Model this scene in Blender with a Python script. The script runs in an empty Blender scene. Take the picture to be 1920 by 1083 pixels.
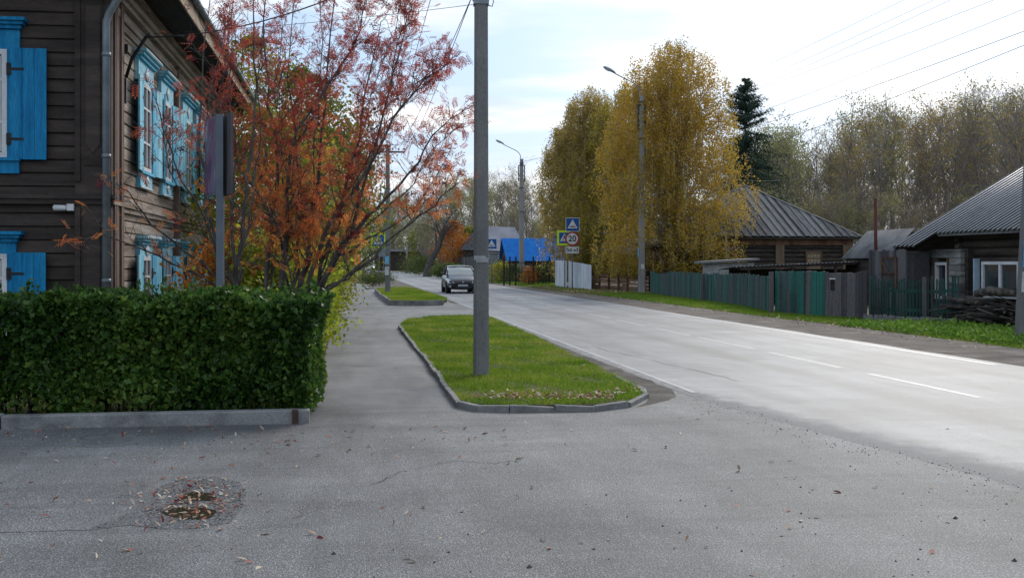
import bpy, bmesh, math, random
import numpy as np
from mathutils import Vector, Matrix
R=math.radians; PI=math.pi
sc=bpy.context.scene
# ---------------------------------------------------------------- camera, sky, sun, exposure
cd=bpy.data.cameras.new('camera'); cam=bpy.data.objects.new('camera',cd); sc.collection.objects.link(cam)
CH=1.6
cam.location=(0,0,CH); cam.rotation_euler=(R(90),0,0)
cd.sensor_width=36; cd.lens=36*2150/1920; cd.shift_y=-(541.5-493)/1920; cd.clip_end=6000; cd.clip_start=.05
sc.camera=cam
SUN_EL=R(30); SUN_AZ=R(24)          # azimuth to the right of the view direction (+Y)
sdir=Vector((math.sin(SUN_AZ)*math.cos(SUN_EL),math.cos(SUN_AZ)*math.cos(SUN_EL),math.sin(SUN_EL)))
w=bpy.data.worlds.new('World'); sc.world=w; w.use_nodes=True
nt=w.node_tree; nt.nodes.clear()
def N(t,ty,**k):
    n=t.nodes.new(ty)
    for a,b in k.items(): setattr(n,a,b)
    return n
def world():
    L=nt.links.new
    out=N(nt,'ShaderNodeOutputWorld'); bg=N(nt,'ShaderNodeBackground'); bg.inputs[1].default_value=.125
    sky=N(nt,'ShaderNodeTexSky',sky_type='NISHITA',sun_disc=False); sky.sun_elevation=SUN_EL; sky.sun_rotation=SUN_AZ
    sky.air_density=1.; sky.dust_density=1.5; sky.ozone_density=1.5
    tc=N(nt,'ShaderNodeTexCoord'); sep=N(nt,'ShaderNodeSeparateXYZ'); L(tc.outputs['Generated'],sep.inputs[0])
    def M(op,a,b=None,c=None,clamp=False):
        m=N(nt,'ShaderNodeMath',operation=op,use_clamp=clamp)
        for i,v in enumerate((a,b,c)):
            if v is None: continue
            if isinstance(v,(int,float)): m.inputs[i].default_value=v
            else: L(v,m.inputs[i])
        return m.outputs[0]
    z=M('ADD',M('MAXIMUM',sep.outputs[2],0),.13)
    comb=N(nt,'ShaderNodeCombineXYZ'); L(M('DIVIDE',sep.outputs[0],z),comb.inputs[0]); L(M('DIVIDE',sep.outputs[1],z),comb.inputs[1])
    mp=N(nt,'ShaderNodeMapping'); L(comb.outputs[0],mp.inputs[0]); mp.inputs['Scale'].default_value=(.75,1.0,1); mp.inputs['Location'].default_value=(3.1,1.7,0)
    n1=N(nt,'ShaderNodeTexNoise'); L(mp.outputs[0],n1.inputs[0]); n1.inputs['Scale'].default_value=1.1; n1.inputs['Detail'].default_value=7; n1.inputs['Roughness'].default_value=.52; n1.inputs['Distortion'].default_value=.3
    cr=N(nt,'ShaderNodeValToRGB'); L(n1.outputs[0],cr.inputs[0]); e=cr.color_ramp.elements; e[0].position=.45; e[1].position=.62
    n2=N(nt,'ShaderNodeTexNoise'); L(mp.outputs[0],n2.inputs[0]); n2.inputs['Scale'].default_value=1.9; n2.inputs['Detail'].default_value=5
    c2=N(nt,'ShaderNodeValToRGB'); L(n2.outputs[0],c2.inputs[0]); c2.color_ramp.elements[0].position=.38; c2.color_ramp.elements[1].position=.54
    c2.color_ramp.elements[0].color=(5.9,6.4,7.3,1); c2.color_ramp.elements[1].color=(9.6,9.7,9.8,1)
    # thin blue between the clouds
    lift=N(nt,'ShaderNodeMix',data_type='RGBA'); lift.inputs[0].default_value=.75
    L(sky.outputs[0],lift.inputs[6]); lift.inputs[7].default_value=(4.4,6.1,8.6,1)
    mx=N(nt,'ShaderNodeMix',data_type='RGBA'); L(cr.outputs[0],mx.inputs[0]); L(lift.outputs[2],mx.inputs[6]); L(c2.outputs[0],mx.inputs[7])
    # cloud veil lit up round the hidden sun
    vm=N(nt,'ShaderNodeVectorMath',operation='DOT_PRODUCT'); L(tc.outputs['Generated'],vm.inputs[0]); vm.inputs[1].default_value=sdir
    g=M('POWER',M('MAXIMUM',vm.outputs['Value'],0),9)
    gl=N(nt,'ShaderNodeMix',data_type='RGBA',blend_type='MULTIPLY'); gl.inputs[0].default_value=1
    L(mx.outputs[2],gl.inputs[6]); cg=N(nt,'ShaderNodeCombineColor'); k=M('ADD',M('MULTIPLY',g,.35),.82)
    for i in range(3): L(k,cg.inputs[i])
    L(cg.outputs[0],gl.inputs[7]); L(gl.outputs[2],bg.inputs[0]); L(bg.outputs[0],out.inputs[0])
world()
sl=bpy.data.lights.new('sun','SUN'); sl.energy=2.1; sl.angle=R(24); sl.color=(1,.94,.85)
so=bpy.data.objects.new('sun',sl); sc.collection.objects.link(so); so.rotation_euler=(-sdir).to_track_quat('-Z','Y').to_euler()
sc.view_settings.view_transform='Standard'; sc.view_settings.look='None'; sc.view_settings.exposure=.2; sc.view_settings.gamma=1
sc.cycles.max_bounces=6; sc.cycles.transparent_max_bounces=4; sc.cycles.caustics_reflective=False; sc.cycles.caustics_refractive=False
# ---------------------------------------------------------------- placing helpers
F=2150.
def at(px,py,Y): return Vector(((px-960)/F*Y,Y,CH-(py-493)/F*Y))
def G(px,py,z=0.):
    Y=(CH-z)*F/(py-493); return Vector(((px-960)/F*Y,Y,z))
AN=math.atan(297/F); CA,SA=math.cos(AN),math.sin(AN)
def RD(d,t,z=0.): return Vector((d*CA-t*SA,d*SA+t*CA,z))      # road frame: d to the right, t along the road
def toRD(p): return (p.x*CA+p.y*SA, -p.x*SA+p.y*CA)
col=sc.collection
def tag(o,label=None,cat=None,group=None,kind=None):
    if label: o['label']=label
    if cat: o['category']=cat
    if group: o['group']=group
    if kind: o['kind']=kind
    return o
def empty(name,loc,rz=0,label=None,cat=None,group=None):
    o=bpy.data.objects.new(name,None); col.objects.link(o); o.location=loc; o.rotation_euler=(0,0,rz); o.empty_display_size=.2
    return tag(o,label,cat,group)
def copy_tree(o,parent=None):
    c=o.copy(); col.objects.link(c); c.parent=parent
    for ch in list(o.children): copy_tree(ch,c)
    return c
class MB:
    def __init__(s): s.v=[]; s.f=[]; s.m=[]; s.mi=0; s.sm=[]; s.smooth=False
    def add(s,vs,fs):
        b=len(s.v); s.v+= [tuple(x) for x in vs]
        for f in fs: s.f.append([b+i for i in f]); s.m.append(s.mi); s.sm.append(s.smooth)
        return s
    def hexa(s,p):   # p: 4 bottom ccw, 4 top
        return s.add(p,[(3,2,1,0),(4,5,6,7),(0,1,5,4),(1,2,6,5),(2,3,7,6),(3,0,4,7)])
    def box(s,x0,x1,y0,y1,z0,z1):
        return s.hexa([(x0,y0,z0),(x1,y0,z0),(x1,y1,z0),(x0,y1,z0),(x0,y0,z1),(x1,y0,z1),(x1,y1,z1),(x0,y1,z1)])
    def beam(s,a,b,wd,ht,up=(0,0,1)):
        a=Vector(a);b=Vector(b);d=(b-a).normalized();u=Vector(up)
        if abs(d.dot(u))>.98: u=Vector((1,0,0))
        x=d.cross(u).normalized()*wd/2; y=x.cross(d).normalized()*ht/2
        return s.hexa([a-x-y,a+x-y,b+x-y,b-x-y,a-x+y,a+x+y,b+x+y,b-x+y])
    def prism(s,poly,z0,z1):
        n=len(poly); vs=[(p[0],p[1],z0) for p in poly]+[(p[0],p[1],z1) for p in poly]
        return s.add(vs,[tuple(range(n))[::-1],tuple(range(n,2*n))]+[(i,(i+1)%n,n+(i+1)%n,n+i) for i in range(n)])
    def tube(s,path,rad,n=8,cap=True,sm=True):
        P=[Vector(p) for p in path]; k=len(P)
        if not hasattr(rad,'__len__'): rad=[rad]*k
        vs=[];u=None
        for i,p in enumerate(P):
            d=(P[min(i+1,k-1)]-P[max(i-1,0)])
            d=d.normalized() if d.length>1e-9 else Vector((0,0,1))
            if u is None: u=d.orthogonal().normalized()
            else:
                u=u-d*u.dot(d); u=u.normalized() if u.length>1e-6 else d.orthogonal().normalized()
            v=d.cross(u)
            for j in range(n):
                an=2*PI*j/n; vs.append(p+(u*math.cos(an)+v*math.sin(an))*rad[i])
        fs=[(i*n+j,i*n+(j+1)%n,(i+1)*n+(j+1)%n,(i+1)*n+j) for i in range(k-1) for j in range(n)]
        o=s.smooth; s.smooth=sm; 
        s.add(vs,fs); s.smooth=o
        if cap:
            b=len(s.v)-len(vs)
            s.f.append([b+j for j in range(n)][::-1]); s.m.append(s.mi); s.sm.append(False)
            s.f.append([b+(k-1)*n+j for j in range(n)]); s.m.append(s.mi); s.sm.append(False)
        return s
    def lathe(s,c,prof,n=12,axis='z'):
        vs=[];c=Vector(c)
        for r,h in prof:
            for j in range(n):
                a=2*PI*j/n; x,y=r*math.cos(a),r*math.sin(a)
                vs.append(c+Vector((x,y,h)) if axis=='z' else (c+Vector((h,x,y)) if axis=='x' else c+Vector((x,h,y))))
        k=len(prof); fs=[(i*n+j,i*n+(j+1)%n,(i+1)*n+(j+1)%n,(i+1)*n+j) for i in range(k-1) for j in range(n)]
        fs+=[tuple(range(n))[::-1],tuple(range((k-1)*n,k*n))]
        return s.add(vs,fs)
    def poly(s,pts): return s.add(pts,[tuple(range(len(pts)))])
    def build(s,name,mats,parent=None,bevel=0,**kw):
        me=bpy.data.meshes.new(name); me.from_pydata(s.v,[],s.f)
        if not isinstance(mats,(list,tuple)): mats=[mats]
        for m in mats: me.materials.append(m)
        me.polygons.foreach_set('material_index',s.m); me.polygons.foreach_set('use_smooth',s.sm); me.update()
        o=bpy.data.objects.new(name,me); col.objects.link(o); o.parent=parent
        if bevel:
            b=o.modifiers.new('bevel','BEVEL'); b.width=bevel; b.segments=2; b.limit_method='ANGLE'; b.angle_limit=R(40)
        tag(o,**kw); return o
# ---------------------------------------------------------------- materials
def base(name,rough=.8,spec=.3,metal=0):
    m=bpy.data.materials.new(name); m.use_nodes=True; b=m.node_tree.nodes['Principled BSDF']
    b.inputs['Roughness'].default_value=rough; b.inputs['Specular IOR Level'].default_value=spec; b.inputs['Metallic'].default_value=metal
    return m,m.node_tree,b
def ramp(t,cols,lo,hi):
    cr=N(t,'ShaderNodeValToRGB'); e=cr.color_ramp.elements; n=len(cols)
    while len(e)<n: e.new(.5)
    for i,c in enumerate(cols): e[i].position=lo+(hi-lo)*i/max(1,n-1); e[i].color=(*c,1)
    return cr
def coordnode(t,coord,stretch):
    tc=N(t,'ShaderNodeTexCoord'); mp=N(t,'ShaderNodeMapping'); mp.inputs['Scale'].default_value=stretch
    t.links.new(tc.outputs[coord],mp.inputs[0]); return mp
def noise(t,vec,scale,detail=5,rough=.55,dist=0):
    n=N(t,'ShaderNodeTexNoise'); n.inputs['Scale'].default_value=scale; n.inputs['Detail'].default_value=detail; n.inputs['Roughness'].default_value=rough; n.inputs['Distortion'].default_value=dist
    t.links.new(vec,n.inputs[0]); return n.outputs[0]
def mixc(t,f,a,b,bt='MIX'):
    m=N(t,'ShaderNodeMix',data_type='RGBA',blend_type=bt)
    if isinstance(f,(int,float)): m.inputs[0].default_value=f
    else: t.links.new(f,m.inputs[0])
    for i,v in ((6,a),(7,b)):
        if isinstance(v,tuple): m.inputs[i].default_value=(*v[:3],1)
        else: t.links.new(v,m.inputs[i])
    return m.outputs[2]
def bump(t,b,h,strength,dist=.01):
    n=N(t,'ShaderNodeBump'); n.inputs['Strength'].default_value=strength; n.inputs['Distance'].default_value=dist
    t.links.new(h,n.inputs['Height']); t.links.new(n.outputs[0],b.inputs['Normal'])
def nm(name,cols,scale=5,rough=.8,bmp=0,bscale=40,stretch=(1,1,1),spec=.3,metal=0,lo=.35,hi=.65,island=0,speck=0,bdist=.01,coat=0):
    m,t,b=base(name,rough,spec,metal); mp=coordnode(t,'Object',stretch)
    v=noise(t,mp.outputs[0],scale)
    if island:
        g=N(t,'ShaderNodeNewGeometry'); mm=N(t,'ShaderNodeMath',operation='MULTIPLY_ADD'); t.links.new(g.outputs['Random Per Island'],mm.inputs[0])
        mm.inputs[1].default_value=island; mm.inputs[2].default_value=-island/2
        ad=N(t,'ShaderNodeMath',operation='ADD'); t.links.new(v,ad.inputs[0]); t.links.new(mm.outputs[0],ad.inputs[1]); v=ad.outputs[0]
    c=ramp(t,cols,lo,hi); t.links.new(v,c.inputs[0]); o=c.outputs[0]
    fine=None
    if speck or bmp: fine=noise(t,mp.outputs[0],bscale,3)
    if speck:
        r2=ramp(t,[(1-speck,)*3,(1+speck,)*3],.3,.7); t.links.new(fine,r2.inputs[0]); o=mixc(t,1.,o,r2.outputs[0],'MULTIPLY')
    t.links.new(o,b.inputs['Base Color'])
    if bmp: bump(t,b,fine,bmp,bdist)
    if coat: b.inputs['Coat Weight'].default_value=coat
    return m
def leafmat(name,cols,nscale=.8,transl=.35,mixf=.5,lo=.15,hi=.85,zr=None,rough=.6):
    m=bpy.data.materials.new(name); m.use_nodes=True; t=m.node_tree; t.nodes.clear(); L=t.links.new
    out=N(t,'ShaderNodeOutputMaterial'); g=N(t,'ShaderNodeNewGeometry'); mp=coordnode(t,'Object',(1,1,1))
    nz=noise(t,mp.outputs[0],nscale,4,.6)
    st=N(t,'ShaderNodeMapRange'); L(nz,st.inputs[0]); st.inputs[1].default_value=.3; st.inputs[2].default_value=.7
    mm=N(t,'ShaderNodeMix'); mm.inputs[0].default_value=mixf; L(g.outputs['Random Per Island'],mm.inputs[2]); L(st.outputs[0],mm.inputs[3]); v=mm.outputs[0]
    if zr:
        tc=N(t,'ShaderNodeTexCoord'); sp=N(t,'ShaderNodeSeparateXYZ'); L(tc.outputs['Object'],sp.inputs[0])
        mr=N(t,'ShaderNodeMapRange'); L(sp.outputs[2],mr.inputs[0]); mr.inputs[1].default_value=zr[0]; mr.inputs[2].default_value=zr[1]
        m2=N(t,'ShaderNodeMix'); m2.inputs[0].default_value=zr[2]; L(v,m2.inputs[2]); L(mr.outputs[0],m2.inputs[3]); v=m2.outputs[0]
    c=ramp(t,cols,lo,hi); L(v,c.inputs[0])
    p=N(t,'ShaderNodeBsdfPrincipled'); p.inputs['Roughness'].default_value=rough; p.inputs['Specular IOR Level'].default_value=.25; L(c.outputs[0],p.inputs['Base Color'])
    tr=N(t,'ShaderNodeBsdfTranslucent'); L(c.outputs[0],tr.inputs[0]); ms=N(t,'ShaderNodeMixShader'); ms.inputs[0].default_value=transl
    L(p.outputs[0],ms.inputs[1]); L(tr.outputs[0],ms.inputs[2]); L(ms.outputs[0],out.inputs[0]); return m
# ---------------------------------------------------------------- foliage helpers
LEAF4=np.array([(0,0),(.32,.5),(0,1),(-.32,.5)],float)
LEAF6=np.array([(0,0),(.3,.25),(.28,.65),(0,1),(-.28,.65),(-.3,.25)],float)
LOBE=np.array([(0,0),(.38,.08),(.5,.42),(.26,.5),(.24,.78),(0,1),(-.24,.78),(-.26,.5),(-.5,.42),(-.38,.08)],float)
def frames(n,rng,dirs=None,jit=1.):
    """random leaf frames: a = along the leaf, b = across"""
    a=rng.normal(size=(n,3))
    if dirs is not None: a=a*jit+dirs
    a/=np.linalg.norm(a,axis=1,keepdims=True)+1e-9
    q=rng.normal(size=(n,3)); b=np.cross(a,q); b/=np.linalg.norm(b,axis=1,keepdims=True)+1e-9
    return a,b
def rawmesh(name,V,k,mat,parent=None,**kw):
    """V: (n*k,3) vertices, every k of them one polygon"""
    n=len(V)//k; me=bpy.data.meshes.new(name)
    me.vertices.add(n*k); me.vertices.foreach_set('co',np.ascontiguousarray(V,dtype=np.float32).ravel())
    me.loops.add(n*k); me.loops.foreach_set('vertex_index',np.arange(n*k,dtype=np.int32))
    me.polygons.add(n); me.polygons.foreach_set('loop_start',np.arange(0,n*k,k,dtype=np.int32))
    me.update(calc_edges=True); me.validate(); me.materials.append(mat)
    o=bpy.data.objects.new(name,me); col.objects.link(o); o.parent=parent; tag(o,**kw); return o
def leaves(name,P,size,mat,parent=None,tmpl=LEAF4,seed=1,dirs=None,jit=1.,var=.35,fold=0.,**kw):
    rng=np.random.default_rng(seed); P=np.asarray(P,float); n=len(P); a,b=frames(n,rng,dirs,jit)
    s=size*(1+rng.uniform(-var,var,n)); k=len(tmpl)
    V=P[:,None,:]+(b[:,None,:]*tmpl[None,:,0:1]+a[:,None,:]*tmpl[None,:,1:2])*s[:,None,None]
    if fold:
        c=np.cross(a,b); V=V+c[:,None,:]*(np.abs(tmpl[None,:,0:1])*fold)*s[:,None,None]
    return rawmesh(name,V.reshape(-1,3),k,mat,parent,**kw)
def inpoly(x,y,poly):
    c=np.zeros(len(x),bool); n=len(poly); j=n-1
    for i in range(n):
        xi,yi=poly[i]; xj,yj=poly[j]
        c^=((yi>y)!=(yj>y))&(x<(xj-xi)*(y-yi)/(yj-yi+1e-12)+xi); j=i
    return c
def scatter(poly,n,rng):
    P=np.array([(p[0],p[1]) for p in poly]); lo=P.min(0); hi=P.max(0); out=[];tot=0
    while tot<n:
        q=rng.uniform(lo,hi,(n,2)); q=q[inpoly(q[:,0],q[:,1],P)]; out.append(q); tot+=len(q)
        if len(q)==0: break
    return np.concatenate(out)[:n]
def grass(name,poly,n,h,wd,mat,z=0.,seed=1,parent=None,patch=0,**kw):
    rng=np.random.default_rng(seed); q=scatter(poly,n,rng)
    if patch:
        f=np.sin(q[:,0]*2.3+seed)*np.sin(q[:,1]*1.7+seed*2)+np.sin(q[:,0]*5.1+q[:,1]*3.3); q=q[(f+rng.normal(size=len(q))*.8)>-1.2*(1-patch)-patch*.2]
    n=len(q); an=rng.uniform(0,2*PI,n); hh=h*rng.uniform(.45,1.25,n); ww=wd*rng.uniform(.6,1.4,n); le=rng.normal(size=(n,2))*.55
    V=np.zeros((n,3,3)); V[:,0,:2]=q-np.stack([np.cos(an),np.sin(an)],1)*ww[:,None]; V[:,1,:2]=q+np.stack([np.cos(an),np.sin(an)],1)*ww[:,None]
    V[:,2,:2]=q+le*hh[:,None]; V[:,:,2]=z; V[:,2,2]=z+hh
    return rawmesh(name,V.reshape(-1,3),3,mat,parent,**kw)
def branchy(mb,p,d,L,r,depth,tips,rng,kids=3,up=.15,spread=.7,wob=.18,shr=.62,nseg=4,sides=5,start=.3,minr=.006):
    """grow one limb and its children; tips gets (point, direction)"""
    path=[Vector(p)]; rad=[r]; d=Vector(d).normalized()
    for i in range(nseg):
        d=(d+Vector((rng.gauss(0,wob),rng.gauss(0,wob),rng.gauss(0,wob)+up/nseg))).normalized()
        path.append(path[-1]+d*L/nseg); rad.append(max(minr*.6,r*(1-.75*(i+1)/nseg)))
    mb.tube(path,rad,max(3,sides),cap=False)
    if depth<=0:
        for q in path[1:]: tips.append((q,d))
        return
    for c in range(kids):
        f=start+(1-start)*(c+rng.random()*.8)/kids; f=min(f,.98); i=int(f*nseg); q=path[i].lerp(path[i+1],f*nseg-i)
        ax=(path[i+1]-path[i]).normalized(); o=ax.orthogonal().normalized(); an=rng.random()*2*PI
        side=(Matrix.Rotation(an,3,ax)@o); nd=(ax*(1-spread*.5)+side*spread).normalized()
        branchy(mb,q,nd,L*shr*rng.uniform(.7,1.2)*(1.15-.4*f),max(minr,r*(1-.7*f)*.6),depth-1,tips,rng,kids,up,spread,wob,shr,max(2,nseg-1),sides-1,.25,minr)
    tips.append((path[-1],d))
def rr(seed): return random.Random(seed)
# ================================================================ materials
def asphalt(name,c1,c2,rough,speck,big=.35,tracks=None,spec=.35,stone=.0,edge=None):
    m,t,b=base(name,rough,spec); L=t.links.new
    mp=coordnode(t,'Object',(1,1,1)); v=mp.outputs[0]
    n=noise(t,v,big,6,.6); c=ramp(t,[c1,c2],.3,.7); L(n,c.inputs[0]); o=c.outputs[0]
    f=noise(t,v,95,2,.6); r=ramp(t,[(1-speck,)*3,(1,)*3,(1+speck*1.3,)*3],.36,.66); L(f,r.inputs[0]); o=mixc(t,1.,o,r.outputs[0],'MULTIPLY')
    if stone:     # light aggregate showing in the worn surface
        vo=N(t,'ShaderNodeTexVoronoi'); vo.inputs['Scale'].default_value=95; L(v,vo.inputs[0])
        r2=ramp(t,[(1,)*3,(0,)*3],.22,.48); L(vo.outputs['Distance'],r2.inputs[0])
        se=N(t,'ShaderNodeSeparateColor'); L(vo.outputs['Color'],se.inputs[0]); q=N(t,'ShaderNodeMath',operation='GREATER_THAN'); L(se.outputs[0],q.inputs[0]); q.inputs[1].default_value=.62
        mu=N(t,'ShaderNodeMath',operation='MULTIPLY'); L(r2.outputs[0],mu.inputs[0]); L(q.outputs[0],mu.inputs[1])
        m3=N(t,'ShaderNodeMath',operation='MULTIPLY'); L(mu.outputs[0],m3.inputs[0]); m3.inputs[1].default_value=stone
        o=mixc(t,m3.outputs[0],o,(.5,.495,.485))
    # soft worn streaks
    mp2=coordnode(t,'Object',(1,.22,1)); s=noise(t,mp2.outputs[0],2.2,4,.6,.6); r3=ramp(t,[(.74,)*3,(1.12,)*3],.33,.64); L(s,r3.inputs[0]); o=mixc(t,.8,o,r3.outputs[0],'MULTIPLY')
    # broad patches of older and newer surfacing, and curved tyre sweeps
    p1=noise(t,v,.22,3,.5,1.2); r4=ramp(t,[(.78,)*3,(1.0,)*3,(1.10,)*3],.40,.60); L(p1,r4.inputs[0]); o=mixc(t,.9,o,r4.outputs[0],'MULTIPLY')
    mp3=coordnode(t,'Object',(.35,2.2,1)); mp3.inputs['Rotation'].default_value=(0,0,.5); s2=noise(t,mp3.outputs[0],1.1,5,.65,1.6); r5=ramp(t,[(.70,)*3,(1,)*3],.36,.52); L(s2,r5.inputs[0]); o=mixc(t,.55,o,r5.outputs[0],'MULTIPLY')
    if tracks:
        sp=N(t,'ShaderNodeSeparateXYZ'); L(v,sp.inputs[0]); wn=noise(t,coordnode(t,'Object',(1,.06,1)).outputs[0],1.3,3)
        wb=N(t,'ShaderNodeMath',operation='MULTIPLY_ADD'); L(wn,wb.inputs[0]); wb.inputs[1].default_value=.5; L(sp.outputs[0],wb.inputs[2])
        acc=None
        for d,wd,amt in tracks:
            a=N(t,'ShaderNodeMath',operation='SUBTRACT'); L(wb.outputs[0],a.inputs[0]); a.inputs[1].default_value=d+.25
            a2=N(t,'ShaderNodeMath',operation='ABSOLUTE'); L(a.outputs[0],a2.inputs[0])
            mr=N(t,'ShaderNodeMapRange',interpolation_type='SMOOTHSTEP'); L(a2.outputs[0],mr.inputs[0]); mr.inputs[1].default_value=0; mr.inputs[2].default_value=wd; mr.inputs[3].default_value=1-amt; mr.inputs[4].default_value=1
            if acc is None: acc=mr.outputs[0]
            else:
                x=N(t,'ShaderNodeMath',operation='MULTIPLY'); L(acc,x.inputs[0]); L(mr.outputs[0],x.inputs[1]); acc=x.outputs[0]
        cc=N(t,'ShaderNodeCombineColor')
        for i in range(3): L(acc,cc.inputs[i])
        o=mixc(t,1.,o,cc.outputs[0],'MULTIPLY')
        # worn bands are rougher: less glare
        rg=N(t,'ShaderNodeMapRange'); L(acc,rg.inputs[0]); rg.inputs[1].default_value=.6; rg.inputs[2].default_value=1; rg.inputs[3].default_value=rough+.05; rg.inputs[4].default_value=rough; L(rg.outputs[0],b.inputs['Roughness'])
    if edge:      # the carriageway surface wears thin and breaks up towards its left edge
        sp=N(t,'ShaderNodeSeparateXYZ'); L(v,sp.inputs[0])
        def M(op,a,b_=None,c_=None):
            q=N(t,'ShaderNodeMath',operation=op)
            for i,x in enumerate((a,b_,c_)):
                if x is None: continue
                if isinstance(x,(int,float)): q.inputs[i].default_value=x
                else: L(x,q.inputs[i])
            return q.outputs[0]
        e=M('MULTIPLY_ADD',M('MAXIMUM',M('SUBTRACT',14.,sp.outputs[1]),0.),.13,3.98); dd=M('SUBTRACT',sp.outputs[0],e)
        nz=noise(t,v,3.2,6,.7); dd=M('MULTIPLY_ADD',nz,-.9,M('ADD',dd,.42)); wd_=M('MULTIPLY_ADD',M('MAXIMUM',M('SUBTRACT',16.,sp.outputs[1]),0.),.075,.14)
        k=M('DIVIDE',dd,wd_); mr=N(t,'ShaderNodeMapRange',interpolation_type='SMOOTHSTEP'); L(k,mr.inputs[0]); o=mixc(t,mr.outputs[0],edge,o)
        r6=N(t,'ShaderNodeMapRange'); L(mr.outputs[0],r6.inputs[0]); r6.inputs[3].default_value=.72; r6.inputs[4].default_value=rough; L(r6.outputs[0],b.inputs['Roughness'])
    L(o,b.inputs['Base Color']); bump(t,b,f,.7,.008); return m
MROAD=asphalt('road_asphalt',(.15,.153,.16),(.215,.218,.225),.57,.40,.3,[(5.0,.35,.18),(6.45,.45,.34),(8.1,.35,.20),(9.2,.35,.24)],spec=.32,stone=.4,edge=(.13,.13,.13))
MSTREET=asphalt('worn_asphalt',(.092,.091,.091),(.17,.169,.165),.68,.7,.55,spec=.3,stone=.75)
MPATH=asphalt('path_asphalt',(.15,.148,.146),(.21,.206,.20),.7,.4,.7,spec=.3,stone=.3)
MGROUND=nm('earth_grass',[(.05,.055,.02),(.075,.075,.03),(.07,.055,.035)],.6,.95,.4,30,speck=.3)
MDIRT=nm('road_dirt',[(.055,.046,.038),(.10,.085,.07),(.17,.15,.13)],1.6,.95,.8,45,speck=.45,lo=.3,hi=.7,bdist=.02)
MSOIL=nm('island_soil',[(.045,.045,.02),(.08,.065,.035)],3,.95,.5,40,speck=.3)
MGRAVEL=nm('gravel',[(.07,.07,.07),(.13,.13,.128),(.20,.195,.19)],38,.9,1,60,speck=.5,lo=.3,hi=.7,bdist=.02)
MPUD,_t,_b=base('puddle_water',.05,.5); _b.inputs['Base Color'].default_value=(.045,.038,.026,1)
MPAINT=nm('line_paint',[(.20,.20,.205),(.38,.38,.375)],5,.5,.3,60,speck=.2)
MKERB=nm('kerb_concrete',[(.13,.13,.125),(.24,.235,.225),(.30,.29,.28)],3,.85,.5,50,speck=.2,lo=.3,hi=.7)
MKERBD=nm('kerb_old_concrete',[(.12,.118,.112),(.20,.195,.185),(.29,.28,.265)],3,.85,.5,50,speck=.25,lo=.3,hi=.7)
MCONC=nm('pole_concrete',[(.13,.13,.13),(.18,.178,.172),(.215,.21,.2)],2.2,.85,.35,60,speck=.18,stretch=(1,1,.35),lo=.3,hi=.7)
MCONCL=nm('pole_concrete_light',[(.22,.22,.215),(.30,.295,.285)],2.2,.85,.3,60,speck=.12,stretch=(1,1,.35))
MGRASS=leafmat('grass_blades',[(.08,.15,.012),(.15,.26,.018),(.26,.34,.03),(.42,.37,.10)],.7,.5,.6)
MGRASSR=leafmat('verge_grass_blades',[(.07,.14,.012),(.12,.23,.02),(.20,.32,.03),(.32,.33,.07)],.5,.45,.45)
MLITTER=leafmat('fallen_leaves',[(.18,.02,.025),(.32,.09,.05),(.36,.22,.14),(.46,.36,.26),(.56,.48,.38)],2,.1,.2)
MSHO=nm('shoulder_dirt',[(.075,.06,.048),(.135,.112,.09),(.22,.19,.16)],1.3,.95,.9,35,speck=.5,lo=.3,hi=.7,bdist=.02)
# ================================================================ ground, roads, paths
def sheet(name,pts,z,mat,frame='rd',rag=0,seed=1,**kw):
    """flat sheet; pts in the road frame (d,t) or in the world; edges optionally ragged"""
    if rag:
        rg=rr(seed); out=[]
        for i,p in enumerate(pts):
            q=pts[(i+1)%len(pts)]; L=math.dist(p,q); n=max(1,min(60,int(L/.35)))
            for k in range(n):
                f=k/n; a=1 if k else .3
                out.append((p[0]+(q[0]-p[0])*f+rg.uniform(-rag,rag)*a,p[1]+(q[1]-p[1])*f+rg.uniform(-rag,rag)*a))
        pts=out
    bm=bmesh.new(); vs=[bm.verts.new((x,y,0)) for x,y in pts]; es=[bm.edges.new((vs[i],vs[(i+1)%len(vs)])) for i in range(len(vs))]
    bmesh.ops.triangle_fill(bm,use_beauty=True,edges=es,normal=(0,0,1)); 
    for f in bm.faces:
        if f.normal.z<0: f.normal_flip()
    me=bpy.data.meshes.new(name); bm.to_mesh(me); bm.free(); me.materials.append(mat)
    o=bpy.data.objects.new(name,me); col.objects.link(o); o.location=(0,0,z)
    if frame=='rd': o.rotation_euler=(0,0,AN)
    tag(o,**kw); return o
def pxs(L): return [toRD(G(*p)) for p in L]
sheet('ground',[(-3000,-60),(3000,-60),(3000,4000),(-3000,4000)],-.03,MGROUND,kind='structure')
sheet('side_street',[(-60,-30),(4.9,-30),(4.9,9.),(4.3,12.2),(4.25,13.6),(2.6,12.7),(-1.0,12.2),(-5,12.6),(-60,20)],-.001,MSTREET,kind='structure')
sheet('footpath',[(-.47,11.8),(2.6,12.2),(4.2,13),(4.3,36),(4.25,70),(4.3,300),(-.7,300),(-.62,60)],-.002,MPATH,kind='structure')
sheet('road',[(4.95,-30),(4.85,6),(4.70,8.0),(4.35,10.6),(4.02,13.4),(3.97,18),(3.95,60),(3.95,150),(3.2,190),(1.8,215),(-3,260),(-14,330),(-7,333),(4,262),(8.4,216),(9.5,190),(10.25,150),(10.25,30),(10.3,-30)],0,MROAD,rag=.035,kind='structure')
shoulder=sheet('dirt_shoulder',[(10.15,-20),(12.6,-20),(12.6,16),(12.5,24),(12.25,35),(12.3,48),(11.6,80),(11.6,300),(10.15,300)],-.0012,MSHO,rag=.14,kind='structure')
dirtL=[(920,599),(1000,633),(1054,662),(1109,687),(1160,712),(1200,732),(1216,746),(1190,764),(1225,757),(1268,742),(1262,728),(1230,716),(1120,670),(1010,628),(935,599)]
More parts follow.
